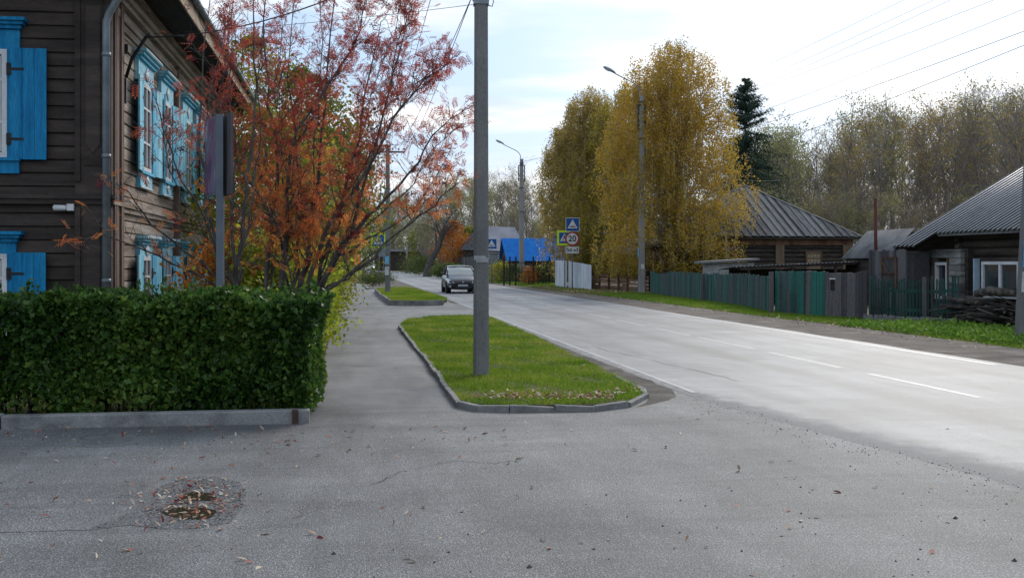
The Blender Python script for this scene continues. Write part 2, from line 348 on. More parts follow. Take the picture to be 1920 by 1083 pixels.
sheet('dirt_strip',pxs(dirtL),-.0004,MDIRT,rag=.05,seed=3,kind='structure')
sheet('dirt_strip',pxs([(700,532),(720,541),(770,541),(800,549),(850,569),(866,569),(815,549),(772,534),(742,525),(705,519)]),.0005,MDIRT,rag=.05,seed=4,kind='structure')
# road markings (all in the road frame)
mk=MB()
def dash(d,t0,t1,wd=.11): mk.poly([(d-wd/2,t0,.0025),(d+wd/2,t0,.0025),(d+wd/2,t1,.0025),(d-wd/2,t1,.0025)])
mk2=MB()
for k in range(28):
    a_=13.7+k*4.8; mk2.poly([(4.13,a_,.004),(4.21,a_,.004),(4.21,a_+4.79,.004),(4.13,a_+4.79,.004)])
mk2.build('worn_edge_line',nm('worn_paint',[(.26,.26,.26),(.36,.36,.36)],1.2,.6,.3,60,speck=.3),kind='structure').rotation_euler=(0,0,AN)
z0=F*CH
for (a,b) in ((252,207),(196,167),(161,139)):
    p=z0/a; q=z0/b; d=4.66*CH*CA
    t0=(p-d*SA)/CA; t1=(q-d*SA)/CA; dash(d,t0,t1,.10)
t=(z0/161-7.4*SA)/CA
for k in range(1,30): dash(7.36,t+4.0*k,t+4.0*k+3,.10)
for k in range(4,9): dash(7.36,t-4.0*k+.1,t-4.0*k+3,.10)
dash(10.0,(z0/191-10*SA)/CA,150,.13)
mo=mk.build('road_markings',MPAINT,kind='structure'); mo.rotation_euler=(0,0,AN)
# kerbs: (list of pixel points of the foot, outer side), each stone visible as a joint
def kerb(name,pts,wd,ht,mat,seed=1,side=1,lens=1.0,**kw):
    """pts world xy polyline; stones laid end to end; side=+1 puts the body to the left of the run"""
    rg=rr(seed); m=MB(); P=[Vector((p[0],p[1],0)) for p in pts]
    for a,b in zip(P[:-1],P[1:]):
        L=(b-a).length; n=max(1,round(L/lens)); d=(b-a)/L; nn=Vector((-d.y,d.x,0))*side
        for k in range(n):
            s=a+d*(L*k/n+.006); e=a+d*(L*(k+1)/n-.006); j=nn*rg.uniform(-.012,.012); h1=ht+rg.uniform(-.018,.01); h2=ht+rg.uniform(-.018,.01)
            s=s+j; e=e+j
            p=[s,e,e+nn*wd,s+nn*wd]
            if side<0: p=[s,s+nn*wd,e+nn*wd,e]; hs=[h1,h1,h2,h2]
            else: hs=[h1,h2,h2,h1]
            m.hexa([q+Vector((0,0,-.05)) for q in p]+[q+Vector((0,0,h)) for q,h in zip(p,hs)])
    return m.build(name,mat,bevel=.012,**kw)
def gx(L): return [tuple(G(*p))[:2] for p in L]
k1=kerb('hedge_kerb',[(-9,10.75),(-4.93,11.04),(-2.02,11.46)],.16,.135,MKERB,2,1,2.4,label='pale grey concrete kerb running along the foot of the green hedge',cat='kerb')
k1b=MB().box(-2.19,-2.13,11.41,11.43,0,.142).build('reinforcement_bar',nm('rusty_steel',[(.05,.03,.025),(.09,.05,.04)],9,.9))
k1b.parent=k1
is1=[(746,615),(790,672),(835,735),(857,764),(893,771),(955,772.5),(1040,772),(1119,771),(1181,763),(1216,745),(1213,738),(1160,714)]
kerb('island_kerb',gx(is1),.07,.07,MKERBD,5,1,.95,label='thin concrete kerb edging the near grass island around the big pole',cat='kerb')
is2=[(702,548),(714,560),(731,572.5),(760,573),(795,573),(832,572)]
kerb('island_kerb',gx(is2),.09,.20,MKERBD,6,1,1.,label='dark concrete kerb of the second, smaller grass island up the pavement',cat='kerb')
is3=[(674,524),(680,532),(688,543)]
kerb('island_kerb',gx(is3),.12,.12,MKERB,7,1,1.,label='short pale kerb beside the dark planting bed farther up the pavement',cat='kerb')
# islands: a low mound of soil with grass on it
def mound(name,px,z,mat,**kw):
    P=gx(px); m=MB(); m.prism(P,-.02,z); return m.build(name,mat,**kw)
g1=[(750,612),(794,670),(842,733),(862,758),(893,766),(955,768),(1040,767),(1119,766),(1178,759),(1207,746),(1204,739),(1158,712),(1109,688),(1054,662),(999,633),(919,598),(890,594),(813,596),(765,602)]
mound('island_soil',g1,.05,MSOIL,kind='structure')
g2=[(705,548),(718,560),(734,570),(760,571),(828,570),(838,566),(800,552),(765,543),(720,544)]
mound('island_soil',g2,.12,MSOIL,kind='structure')
g3=[(676,524),(683,532),(691,542),(720,541),(768,540),(745,530),(712,522),(690,518)]
mound('planting_bed',g3,.03,MDIRT,kind='structure')
def sub(px,f): return gx(px)
grass('island_grass',gx(g1),190000,.050,.0048,MGRASS,.045,11,patch=.62,kind='stuff',label='short bright green grass on the near island around the big concrete pole',cat='grass')
grass('island_grass',gx(g2),50000,.09,.012,MGRASS,.115,12,kind='stuff',label='bright yellow-green grass on the second island up the pavement',cat='grass')
# fallen leaves along the front of island 1
rng=np.random.default_rng(5)
def litter(name,P,size,seed,parent=None,**kw):
    P=np.asarray(P,float); n=len(P); r=np.random.default_rng(seed); a=np.stack([r.normal(size=n),r.normal(size=n),r.normal(size=n)*.25],1)
    a/=np.linalg.norm(a,axis=1,keepdims=True); up=np.tile([0,0,1.],(n,1))+r.normal(size=(n,3))*.35; b=np.cross(a,up); b/=np.linalg.norm(b,axis=1,keepdims=True)
    s=size*r.uniform(.5,1.3,n); k=LEAF6*np.array([.62,1.15]); c=np.cross(b,a)
    V=P[:,None,:]+(b[:,None,:]*k[None,:,0:1]+a[:,None,:]*k[None,:,1:2])*s[:,None,None]+c[:,None,:]*(np.abs(k[None,:,0:1])*1.1+.25*k[None,:,1:2]**2)*s[:,None,None]
    V[:,:,2]=np.maximum(V[:,:,2],P[:,None,2]+.002)
    return rawmesh(name,V.reshape(-1,3),6,MLITTER,parent,kind='stuff',**kw)
P=[]
rg=rr(8)
for i in range(420):
    px=rg.choice([rg.uniform(880,1205),rg.gauss(1010,45),rg.gauss(1120,35)]); px=min(max(px,880),1200); py=762-abs(rg.gauss(0,8)) if px<1150 else 757-(px-1150)*.25-abs(rg.gauss(0,6))
    p=G(px,min(py,767 if px<1170 else 756)); P.append((p.x,p.y,.085))
litter('leaf_litter',P,.05,3,label='red and brown fallen leaves gathered along the kerb of the near island',cat='fallen leaves')
P=[]
for i in range(230):
    px=rg.uniform(-60,1000)*rg.choice([1,.6]); py=rg.choice([rg.uniform(800,830),rg.uniform(800,870),rg.uniform(800,1080)]); p=G(px,py); P.append((p.x,p.y,-.003))
for i in range(60):
    px=rg.uniform(600,1900); py=rg.uniform(780,1080); p=G(px,py); P.append((p.x,p.y,-.003))
litter('leaf_litter',P,.048,4,label='single fallen leaves scattered over the side street asphalt',cat='fallen leaves')
# loose stones on the asphalt
sm=MB()
for i in range(90):
    px=rg.uniform(700,1920) if i%3 else rg.uniform(0,1920); py=rg.uniform(790,1083) if px<1300 else rg.uniform(830,1083); p=G(px,py); s=rg.uniform(.004,.010)
    if i<4: s=.018
    pts=[p+Vector((rg.uniform(-.2,.2),rg.uniform(-.2,.2),0))*s+Vector(q)*s for q in ((-1,0,0),(0,-1,0),(1,0,0),(0,1,0),(0,0,.9))]
    sm.add(pts,[(0,1,4),(1,2,4),(2,3,4),(3,0,4)])
sm.build('loose_stones',nm('dark_stone',[(.04,.04,.04),(.11,.105,.10)],20,.9),kind='stuff',label='dark crumbs of loose stone scattered on the asphalt',cat='stones')
# pothole patch: gravel lens, two puddles, leaves
def blob(cx,cy,rx,ry,n,rag,seed,tilt=0):
    r=rr(seed); out=[]
    for i in range(n):
        a=2*PI*i/n; k=1+r.uniform(-rag,rag); x=rx*math.cos(a)*k; y=ry*math.sin(a)*k; out.append((cx+x,cy+y+tilt*x))
    return out
pot=[(168,990),(240,985),(300,992),(370,990),(425,980),(448,955),(462,925),(448,903),(410,893),(350,896),(300,910),(285,935),(240,962)]
sheet('pothole_gravel',gx(pot),.0014,MGRAVEL,'w',rag=.06,seed=5,kind='structure')
for k,(px,py,rx,ry,s) in enumerate(((358,962,50,11,4),(372,931,34,9,6))):
    c=G(px,py); q=[G(px+rx*math.cos(a)*(1+.12*math.sin(3*a+s)),py+ry*math.sin(a)*(1+.1*math.cos(2*a+s))) for a in [2*PI*i/40 for i in range(40)]]
    sheet('puddle_water',[(p.x,p.y) for p in q],.004,MPUD,'w',kind='structure')
gm=MB(); P=[]
PP=np.array(pot,float)
while len(gm.f)<1500*4:
    px=rg.uniform(165,465); py=rg.uniform(890,995)
    if not inpoly(np.array([px]),np.array([py]),pot)[0]: continue
    if ((px-358)/48)**2+((py-962)/10)**2<1 or ((px-372)/32)**2+((py-931)/8)**2<1: continue
    if rg.random()>.25+.75*min(1,max(0,(px-230)/120)): continue
    p=G(px,py,.0); s=rg.uniform(.004,.010)
    gm.add([p+Vector(q)*s for q in ((-1,0,0),(0,-1,0),(1,.2,0),(0,1,0),(0,0,.8))],[(0,1,4),(1,2,4),(2,3,4),(3,0,4)])
gm.build('gravel_stones',nm('gravel_stone',[(.06,.06,.06),(.16,.16,.16),(.34,.335,.33)],2,.85,island=.9),kind='stuff',label='loose gravel in the pothole of the side street',cat='gravel')
for i in range(300):
    px=rg.gauss(360,58); py=rg.gauss(940,26)
    if not(200<px<465 and 895<py<994): continue
    p=G(px,py); P.append((p.x,p.y,.004))
litter('leaf_litter',P,.042,7,label='red and pale fallen leaves lying in the pothole around the puddles',cat='fallen leaves')
# crack in the asphalt and the manhole cover
cr=MB(); pts=[G(x,y,-.002) for x,y in ((-40,998),(30,997),(80,996),(130,994),(170,993),(210,989))]
for a,b in zip(pts[:-1],pts[1:]): cr.beam(a,b,.014,.004)
cr.build('asphalt_crack',nm('crack_dark',[(.03,.03,.03),(.06,.06,.06)],20,.95),kind='structure')
mh=empty('manhole_cover',G(200,826,.001),0,'worn round manhole cover flush with the asphalt before the hedge kerb','manhole cover')
mm_=nm('old_iron',[(.12,.12,.12),(.165,.163,.16)],12,.7,.5,60)
MB().lathe((0,0,-.006),[(.36,0),(.36,.0052),(.325,.0052),(.325,0)],40).build('frame',mm_,mh)
m=MB().lathe((0,0,-.006),[(.315,0),(.315,.006),(.27,.006),(.27,.003)],40)
for i in range(-4,5): m.box(-.22+abs(i)*.015,.22-abs(i)*.015,i*.05-.008,i*.05+.008,-.004,.001)
m.build('cover',mm_,mh)

# crumbled edge where the side street meets the road, and weeds with clover on the island
em=MB(); rg=rr(44)
for i in range(1100):
    t=rg.uniform(4.5,40)**1.0; t=4.5+(t-4.5)*rg.random(); d=np.interp(t,[5,6,8,10.6,13.4,18,60],[4.87,4.85,4.7,4.35,4.02,3.97,3.95])-abs(rg.gauss(0,.30))+.10; s=rg.uniform(.003,.009)
    p=RD(float(d),t,0)
    em.add([p+Vector(q)*s for q in ((-1,0,0),(0,-1,0),(1,.3,0),(0,1,0),(.1,0,.8))],[(0,1,4),(1,2,4),(2,3,4),(3,0,4)])
em.build('edge_grit',nm('edge_grit_stone',[(.05,.05,.05),(.12,.115,.11),(.25,.245,.24)],2,.9,island=.8),kind='stuff',label='crumbled grit along the broken edge of the road surface',cat='grit')
for k,(pts,wd) in enumerate(((((1010,636),(1120,652),(1290,690),(1420,722)),.012),(((700,905),(760,880),(850,862),(930,868),(1010,852)),.008),(((600,690),(680,692),(770,690)),.01))):
    P=[]; 
    for a,b in zip(pts[:-1],pts[1:]):
        for j in range(8): P.append(G(a[0]+(b[0]-a[0])*j/8+rg.gauss(0,2.5),a[1]+(b[1]-a[1])*j/8+rg.gauss(0,1.0),.0045))
    m=MB()
    for a,b in zip(P[:-1],P[1:]):
        d=(b-a).normalized(); nn=Vector((-d.y,d.x,0))*wd*.5*rg.uniform(.3,1.2); m.poly([a-nn,b-nn,b+nn,a+nn])
    m.build('asphalt_crack',nm('crack_line',[(.05,.05,.05),(.09,.09,.09)],20,.95),kind='structure')
rng=np.random.default_rng(91); q=scatter(gx(g1),9000,rng); f=np.sin(q[:,0]*3.1)+np.sin(q[:,1]*2.2+q[:,0]); q=q[f>-.2]
leaves('clover',np.concatenate([q,.06+rng.random((len(q),1))*.03],1),.022,leafmat('clover_leaf',[(.06,.13,.02),(.13,.24,.03),(.22,.32,.05)],2,.4,.5),None,LEAF6,92,np.array([0,0,.2]),kind='stuff',label='clover and small weeds among the grass of the near island',cat='weeds')
q=scatter(gx(g1),260,rng); litter('leaf_litter',[(a,b,.085) for a,b in q],.04,93,label='odd dry leaves caught in the grass of the near island',cat='fallen leaves')

q=scatter(gx(g1),700,np.random.default_rng(95)); T_=np.repeat(q,14,axis=0)+np.random.default_rng(96).normal(size=(len(q)*14,2))*.022
rgt=np.random.default_rng(97); n_=len(T_); hh=rgt.uniform(.05,.12,n_); V=np.zeros((n_,3,3)); aa=rgt.uniform(0,6.28,n_); V[:,0,:2]=T_; V[:,1,:2]=T_+np.stack([np.cos(aa),np.sin(aa)],1)*.007; V[:,2,:2]=T_+rgt.normal(size=(n_,2))*.03; V[:,:,2]=.045; V[:,2,2]=.045+hh
rawmesh('grass_tufts',V.reshape(-1,3),3,MGRASSR,None,kind='stuff',label='taller tufts of darker grass standing up from the near island',cat='grass')
# ================================================================ two-storey log house on the left
MDWOOD=nm('dark_painted_planks',[(.032,.024,.020),(.055,.042,.036),(.085,.066,.056)],3,.72,.5,30,(.35,1,2.2),.25,lo=.3,hi=.7,island=.25,speck=.2)
MWWOOD=nm('weathered_planks',[(.17,.125,.095),(.30,.235,.19),(.42,.345,.29)],3,.85,.6,30,(1,.3,3.),.2,lo=.3,hi=.7,island=.3,speck=.3)
MTRIMW=nm('corner_boards',[(.10,.062,.045),(.18,.12,.095)],3,.8,.5,30,(2,2,.3),island=.3,speck=.25)
MBLUE=nm('blue_shutter_paint',[(.0,.13,.30),(.002,.20,.42),(.02,.26,.47)],2.2,.62,.3,25,(5,5,.35),.25,lo=.3,hi=.7,island=.12,speck=.3)
MBLUEW=nm('weathered_blue_paint',[(.05,.33,.50),(.13,.47,.64),(.34,.62,.70)],3,.7,.3,25,(3,3,.4),.3,lo=.3,hi=.7,island=.35,speck=.2)
MWHITE=nm('white_paint',[(.55,.56,.57),(.72,.72,.72)],3,.5,.1,40,speck=.06)
MWHITEB=nm('pale_carving_paint',[(.45,.52,.56),(.66,.68,.69)],6,.6,.2,40,speck=.15)
MGLASS,_t,_b=base('window_glass',.06,.9); _b.inputs['Base Color'].default_value=(.035,.042,.05,1)
MCURT=nm('curtain',[(.42,.45,.46),(.6,.61,.6)],7,.9,stretch=(9,9,.4))
MGALV=nm('grey_blue_metal',[(.16,.19,.21),(.26,.29,.31)],3,.45,.1,40,metal=.2,speck=.1)
MROOFD=nm('dark_roof_metal',[(.05,.05,.05),(.10,.095,.09)],2,.6,.2)
MSOFF=nm('soffit_boards',[(.022,.018,.016),(.04,.032,.028)],3,.9,.3,30,(4,.4,1))
MFASC=nm('bare_fascia',[(.14,.09,.06),(.34,.24,.16),(.46,.37,.27)],3,.8,.4,30,(3,.5,3),lo=.3,hi=.7,speck=.3)
MBLACK=nm('black_iron',[(.012,.012,.012),(.03,.03,.03)],8,.6)
HT0=(17.7+3.78*SA)/CA
house=empty('wooden_house',RD(-3.78,HT0),AN,'two-storey dark plank house with bright blue window shutters on the left','house')
HL=16.4; HW=9.0
# plank walls: one mesh per wall, each board its own chamfered strip
def planks_x(m,x0,x1,z0,z1,y,pitch=.205):   # front wall facing -y
    r=rr(4); z=z0
    while z<z1-.01:
        h=min(pitch,z1-z); j=r.uniform(0,.012); x=x1
        xs=[x1]; 
        while xs[-1]>x0: xs.append(max(x0,xs[-1]-r.uniform(3,5.5)))
        for a,b in zip(xs[1:],xs[:-1]):
            a+=.004
            m.add([(a,y,z+.004),(b,y,z+.004),(b,y-.03-j,z+.016),(a,y-.03-j,z+.016),(a,y-.034-j,z+h-.02),(b,y-.034-j,z+h-.02),(b,y,z+h-.004),(a,y,z+h-.004)],[(3,0,1,2)[::-1],(4,3,2,5)[::1],(6,7,4,5)])
        z+=h
def planks_y(m,y0,y1,z0,z1,x,pitch=.2):     # side wall facing +x
    r=rr(7); z=z0
    while z<z1-.01:
        h=min(pitch,z1-z); j=r.uniform(0,.014)
        ys=[y0]
        while ys[-1]<y1: ys.append(min(y1,ys[-1]+r.uniform(3,5)))
        for a,b in zip(ys[:-1],ys[1:]):
            b-=.004
            m.add([(x,a,z+.004),(x,b,z+.004),(x+.03+j,b,z+.016),(x+.03+j,a,z+.016),(x+.036+j,a,z+h-.02),(x+.036+j,b,z+h-.02),(x,b,z+h-.004),(x,a,z+h-.004)],[(0,1,2,3),(3,2,5,4),(4,5,6,7)])
        z+=h
m=MB(); m.box(-HW,-.02,.002,.3,-.1,6.05); planks_x(m,-HW,-.40,-.1,6.0,0); m.build('front_wall',MDWOOD,house)
m=MB(); m.box(-.3,-.002,.3,HL,-.1,6.05); planks_y(m,.30,HL,-.1,6.0,0); sw=m.build('side_wall',MWWOOD,house,label='side wall of bare weathered brown planks facing the pavement')
m=MB(); m.box(-HW,-.3,HL-.3,HL,-.1,6.0); m.box(-HW,-HW+.3,.3,HL-.3,-.1,6.0); m.build('back_wall',MDWOOD,house)
# corner pilasters with raised panels
m=MB(); m.box(-.44,.10,-.10,-.002,-.1,6.0)
for z0,z1 in ((0.,2.45),(2.85,5.75)):
    m.box(-.44,-.36,-.13,-.102,z0,z1); m.box(.02,.10,-.13,-.102,z0,z1)
    m.prism([(0,0)]*0 or [(-.31,-.102),(-.31,-.118),(-.03,-.118),(-.03,-.102)],z0+.25,z1-.12)
    m.add([(-.29,-.118,z0+.55),(-.17,-.118,z0+.40),(-.05,-.118,z0+.55),(-.05,-.118,z1-.2),(-.29,-.118,z1-.2),(-.27,-.138,z0+.57),(-.17,-.138,z0+.44),(-.07,-.138,z0+.57),(-.07,-.138,z1-.22),(-.27,-.138,z1-.22)],
      [(5,6,7,8,9),(0,1,6,5),(1,2,7,6),(2,3,8,7),(3,4,9,8),(4,0,5,9)])
m.box(-.46,.12,-.14,-.10,5.75,6.0)
m.build('corner_pilaster',MDWOOD,house)
m=MB(); m.box(.002,.10,-.002,.70,-.1,6.0)
for a in (.02,.16,.52,.62): m.box(.10,.13,a,a+.09,-.1,5.9)
m.build('corner_pilaster',MTRIMW,house,label='brown vertical corner boards on the pavement side')
for yy in (6.42,11.35,HL-.5):
    m=MB(); m.box(.0,.11,yy,yy+.34,-.1,5.9); m.box(.11,.135,yy+.05,yy+.29,.1,5.7); m.build('wall_pilaster',MTRIMW,house)
# middle cornice and frieze
m=MB(); m.box(-HW,.16,-.17,-.03,2.58,2.64); m.box(-HW,.13,-.14,-.03,2.50,2.58); m.build('middle_cornice',MDWOOD,house)
m=MB(); m.box(.03,.14,-.10,HL,2.50,2.56); m.box(.03,.10,-.08,HL,2.42,2.5)
m.build('middle_cornice',MWWOOD,house)
m=MB()
for x1,z0,z1 in ((.07,5.38,5.5),(.11,5.5,5.62),(.16,5.72,5.8),(.22,5.8,5.9),(.30,5.9,6.0)): m.box(.03,x1,.0,HL,z0,z1)
m.box(.03,.06,0,HL,5.62,5.72)
m.build('frieze',MWWOOD,house)
# roof: hipped, wide eaves
EX=.87; z0=6.02
m=MB(); m.box(-HW-EX,EX,-EX,HL+EX,z0,z0+.03); m.build('soffit',MSOFF,house)
m=MB(); m.box(EX,EX+.03,-EX-.03,HL+EX+.03,z0-.02,z0+.36); m.box(-HW-EX,EX,-EX-.03,-EX,z0-.02,z0+.36); m.build('fascia_board',MFASC,house)
m=MB(); e=EX+.12; zz=z0+.38; A=[(-HW-e,-e,zz),(e,-e,zz),(e,HL+e,zz),(-HW-e,HL+e,zz)]
r1=(-HW/2,HW/2,zz+3.1); r2=(-HW/2,HL-HW/2,zz+3.1)
m.add(A+[r1,r2],[(0,1,4),(1,2,5,4),(2,3,5),(3,0,4,5),(3,2,1,0)]); rf=m.build('roof',MROOFD,house)
# gutter pieces and downspout
m=MB(); m.tube([(EX+.10,-EX,z0+.30),(EX+.10,HL+EX,z0+.26)],.06,8); m.build('gutter',MGALV,house)
m=MB(); m.tube([(.04,-.20,-.1),(.04,-.20,5.28),(.09,-.22,5.42),(.40,-.40,5.86),(.62,-.5,6.0)],.058,12)
for z in (1.3,3.2,4.75): m.tube([(.04,-.20,z),(.04,-.20,z+.06)],.068,12)
m.box(.03,.05,-.15,-.09,3.2,3.24)
m.build('downspout',MGALV,house)
m=MB(); m.tube([(EX+.10,HL+.5,6.25),(EX+.0,HL+.55,5.95),(.2,HL+.1,5.3),(.1,HL+.1,5.0)],.055,8); m.build('downspout',MGALV,house)
# ---- windows
def window(fr,uc,wd,z0,z1,sh,ang,mb,headw,headh,capz,side=False,apron=.24):
    """fr maps (u along the wall, w outward, z); sh = shutter width; ang = opening angle from the wall"""
    def bx(m,u0,u1,w0,w1,a,b):
        p=[fr(u0,w0,a),fr(u1,w0,a),fr(u1,w1,a),fr(u0,w1,a),fr(u0,w0,b),fr(u1,w0,b),fr(u1,w1,b),fr(u0,w1,b)]
        m.hexa(p)
    l,r_=uc-wd/2,uc+wd/2
    win=MB(); bx(win,l,r_,.0,.052,z0,z1); W=win.build('window',MGLASS,house)
    c=MB()
    fr_=MB(); t=.075
    for a,b,c0,c1 in ((l,l+t,z0,z1),(r_-t,r_,z0,z1),(l+t,r_-t,z1-t,z1),(l+t,r_-t,z0,z0+t)): bx(fr_,a,b,.045,.085,c0,c1)
    bx(fr_,uc-.03,uc+.03,.05,.08,z0+t,z1-t)
    for k in (.33,.72): bx(fr_,l+t,r_-t,.055,.078,z0+(z1-z0)*k-.02,z0+(z1-z0)*k+.02)
    fr_.build('frame',MWHITE,W)
    bx(c,l+.09,uc-.06,.0525,.056,z0+.1,z1-.1); bx(c,uc+.06,r_-.09,.0525,.056,z0+.1,z1-.1)
    if not side: c.build('curtain',MCURT,W)
    tr=MB(); q=.17
    bx(tr,l-q,l,.0,.07,z0-apron,z1); bx(tr,r_,r_+q,.0,.07,z0-apron,z1); bx(tr,l,r_,.0,.07,z0-apron,z0)
    bx(tr,uc-headw,uc+headw,.0,.07,z1,z1+headh)
    bx(tr,uc-headw-.03,uc+headw+.03,.0,.12,capz-.16,capz-.10); bx(tr,uc-headw-.07,uc+headw+.07,.0,.17,capz-.10,capz-.05); bx(tr,uc-headw-.11,uc+headw+.11,.0,.22,capz-.05,capz)
    bx(tr,l-q-.03,r_+q+.03,.07,.12,z0-.05,z0)
    tr.build('architrave',mb,W)
    # carved white diamonds on the head board and the apron
    def dia(u,z,a,b):
        dm=MB()
        pts=[(u-a,z),(u,z-b),(u+a,z),(u,z+b)]; P=[fr(x,.071,y) for x,y in pts]+[fr(x,.095,y) for x,y in pts]+[fr(u,.115,z)]
        dm.add(P,[(0,1,5,4),(1,2,6,5),(2,3,7,6),(3,0,4,7),(4,5,8),(5,6,8),(6,7,8),(7,4,8)]); dm.build('carving',MWHITEB,W)
    if side:
        dia(uc,z1+headh*.5,.19,.13); dia(uc,z0-apron*.5,.17,.10)
        dm=MB(); bx(dm,uc-headw,uc+headw,.221,.228,capz-.035,capz-.005)
        dm.build('cap_edge',MWHITEB,W); dm=MB(); bx(dm,l-q,r_+q,.071,.085,z0-apron,z0-apron+.035); dm.build('apron_edge',MWHITEB,W)
    else:
        dia(r_-.32,z1+headh*.42,.20,.035); dia(l+.32,z1+headh*.42,.20,.035); dia(r_-.32,z0-apron*.5,.20,.03)
    # shutters hinged at both jambs
    for s in (-1,1):
        hg=(uc+s*(wd/2+.05)); ca,sa=math.cos(ang),math.sin(ang)
        m=MB(); n=3
        for k in range(n):
            a0=sh*k/n+.002; a1=sh*(k+1)/n-.002
            P=[]
            for zz in (z0-.03,z1+.02):
                for (a,th) in ((a0,0),(a1,0),(a1,.03),(a0,.03)):
                    u=hg+s*(a*ca-th*sa); ww=.075+a*sa+th*ca; P.append(fr(u,ww,zz))
            m.hexa(P)
        S=m.build('shutter',mb,W,bevel=.003)
        for zz in (z0+.28,z1-.3):
            h=MB()
            for a0,a1,hz in ((-.05,.02,.09),(.02,.2,.02)):
                P=[]
                for z2 in (zz-hz,zz+hz):
                    for (a,th) in ((a0,.031),(a1,.031),(a1,.037),(a0,.037)):
                        P.append(fr(hg+s*(a*ca-th*sa),.075+a*sa+th*ca,z2))
                h.hexa(P)
            h.build('hinge',MBLACK,S)
ff=lambda u,w_,z:(u,-.034-w_,z)
fs=lambda u,w_,z:(.036+w_,u,z)
for uc in (-1.98,-4.6,-7.1):
    window(ff,uc,1.10,3.20,4.84,.53,0,MBLUE,.73,.30,5.31)
    window(ff,uc,1.10,.42,1.74,.52,0,MBLUE,.68,.24,2.08)
for k_,uc in enumerate((2.85,5.2,8.05,10.15,12.9,15.0)):
    window(fs,uc,.82,3.22,4.78,.70,R((5,9,3,12,6,4)[k_]),MBLUEW,.74,.36,5.3,True,.30)
    window(fs,uc,.82,.42,1.72,.70,R((4,8,11,5,9,4)[k_]),MBLUEW,.60,.24,2.08,True,.2)
# bracket, bits of ironwork where the cable enters the house
m=MB(); m.tube([(.12,.9,4.6),(.22,.85,4.9),(.45,.8,5.25),(.52,.8,5.3)],.03,6); m.box(.05,.16,.85,1.1,5.02,5.14); m.box(.05,.12,.92,1.02,4.2,4.6)
m.build('cable_bracket',MBLACK,house)
# security camera on the pilaster
scm=empty('security_camera',house.matrix_world@Vector((0,0,0)) ,0,'small white security camera on the corner of the dark house wall','security camera')
scm.location=RD(-3.78-.50,HT0-.05,2.44); scm.rotation_euler=(0,0,AN)
MB().box(-.05,.055,-.12,-.02,-.045,.06).build('mount',MWHITE,scm,bevel=.006)
m=MB(); m.lathe((-.06,-.07,.0),[(.03,0),(.045,-.02),(.048,-.17),(.040,-.19),(.02,-.2)],14,'x'); m.build('camera_body',MWHITE,scm)
# ================================================================ poles, wires, signs, cars
MIRON=nm('dark_clamp',[(.03,.03,.032),(.06,.06,.06)],8,.7)
MLAMPM=nm('lamp_metal',[(.25,.26,.27),(.38,.39,.4)],4,.4,metal=.4)
MLAMPG=nm('lamp_glass',[(.45,.47,.48),(.6,.62,.62)],5,.2)
MPAPERB=nm('blue_notice',[(.10,.38,.62),(.25,.55,.75)],9,.6)
MPAPERW=nm('white_notice',[(.42,.44,.44),(.6,.6,.58)],9,.7)
def trap_pole(m,w0,w1,h,lean=(0,0),ch=.18,z0=-.3):
    """chamfered square concrete post, tapering"""
    def ring(z,wd,dx,dy):
        a=wd/2; c=a*ch*2
        return [(x+dx,y+dy,z) for x,y in ((-a+c,-a),(a-c,-a),(a,-a+c),(a,a-c),(a-c,a),(-a+c,a),(-a,a-c),(-a,-a+c))]
    n=6; b=len(m.v); vs=[]
    for i in range(n+1):
        f=i/n; z=z0+(h-z0)*f; vs+=ring(z,w0+(w1-w0)*f,lean[0]*z,lean[1]*z)
    fs=[(i*8+j,i*8+(j+1)%8,(i+1)*8+(j+1)%8,(i+1)*8+j) for i in range(n) for j in range(8)]+[tuple(range(n*8,n*8+8))]
    m.add(vs,fs)
# near pole
np0=G(902,710); np0.z=.0
npole=empty('utility_pole',np0,R(4),'big square grey concrete pole standing in the near grass island','utility pole')
m=MB(); trap_pole(m,.215,.17,7.6); m.build('pole_shaft',MCONC,npole,bevel=.004)
m=MB(); m.box(-.105,.105,-.105,.105,5.16,5.22); m.box(-.115,.115,-.112,.112,5.235,5.6); m.tube([(.1,-.05,5.15),(.15,-.07,5.13),(.17,-.07,5.2),(.15,-.05,5.25),(.22,-.05,5.3)],.008,6); m.build('clamp_band',nm('galvanised_band',[(.2,.22,.24),(.3,.32,.34)],8,.5,metal=.5),npole)
m=MB(); m.beam((-.85,0,6.95),(.85,0,6.95),.07,.07)
for x in (-.8,-.5,-.2,.25,.55,.82): m.lathe((x,0,6.99),[(.01,0),(.012,.06),(.035,.07),(.04,.1),(.025,.13),(.03,.15),(.01,.17)],8)
m.build('crossarm',MIRON,npole)
m=MB(); m.box(-.10,.06,-.11,-.106,1.64,1.70); m.box(-.075,.10,-.112,-.1065,1.61,1.67); m.build('paper_scrap',nm('grey_paper',[(.28,.28,.28),(.4,.4,.39)],9,.8),npole)
MB().box(-.055,-.03,-.118,-.11,.01,.04).build('metal_tag',MGALV,npole)
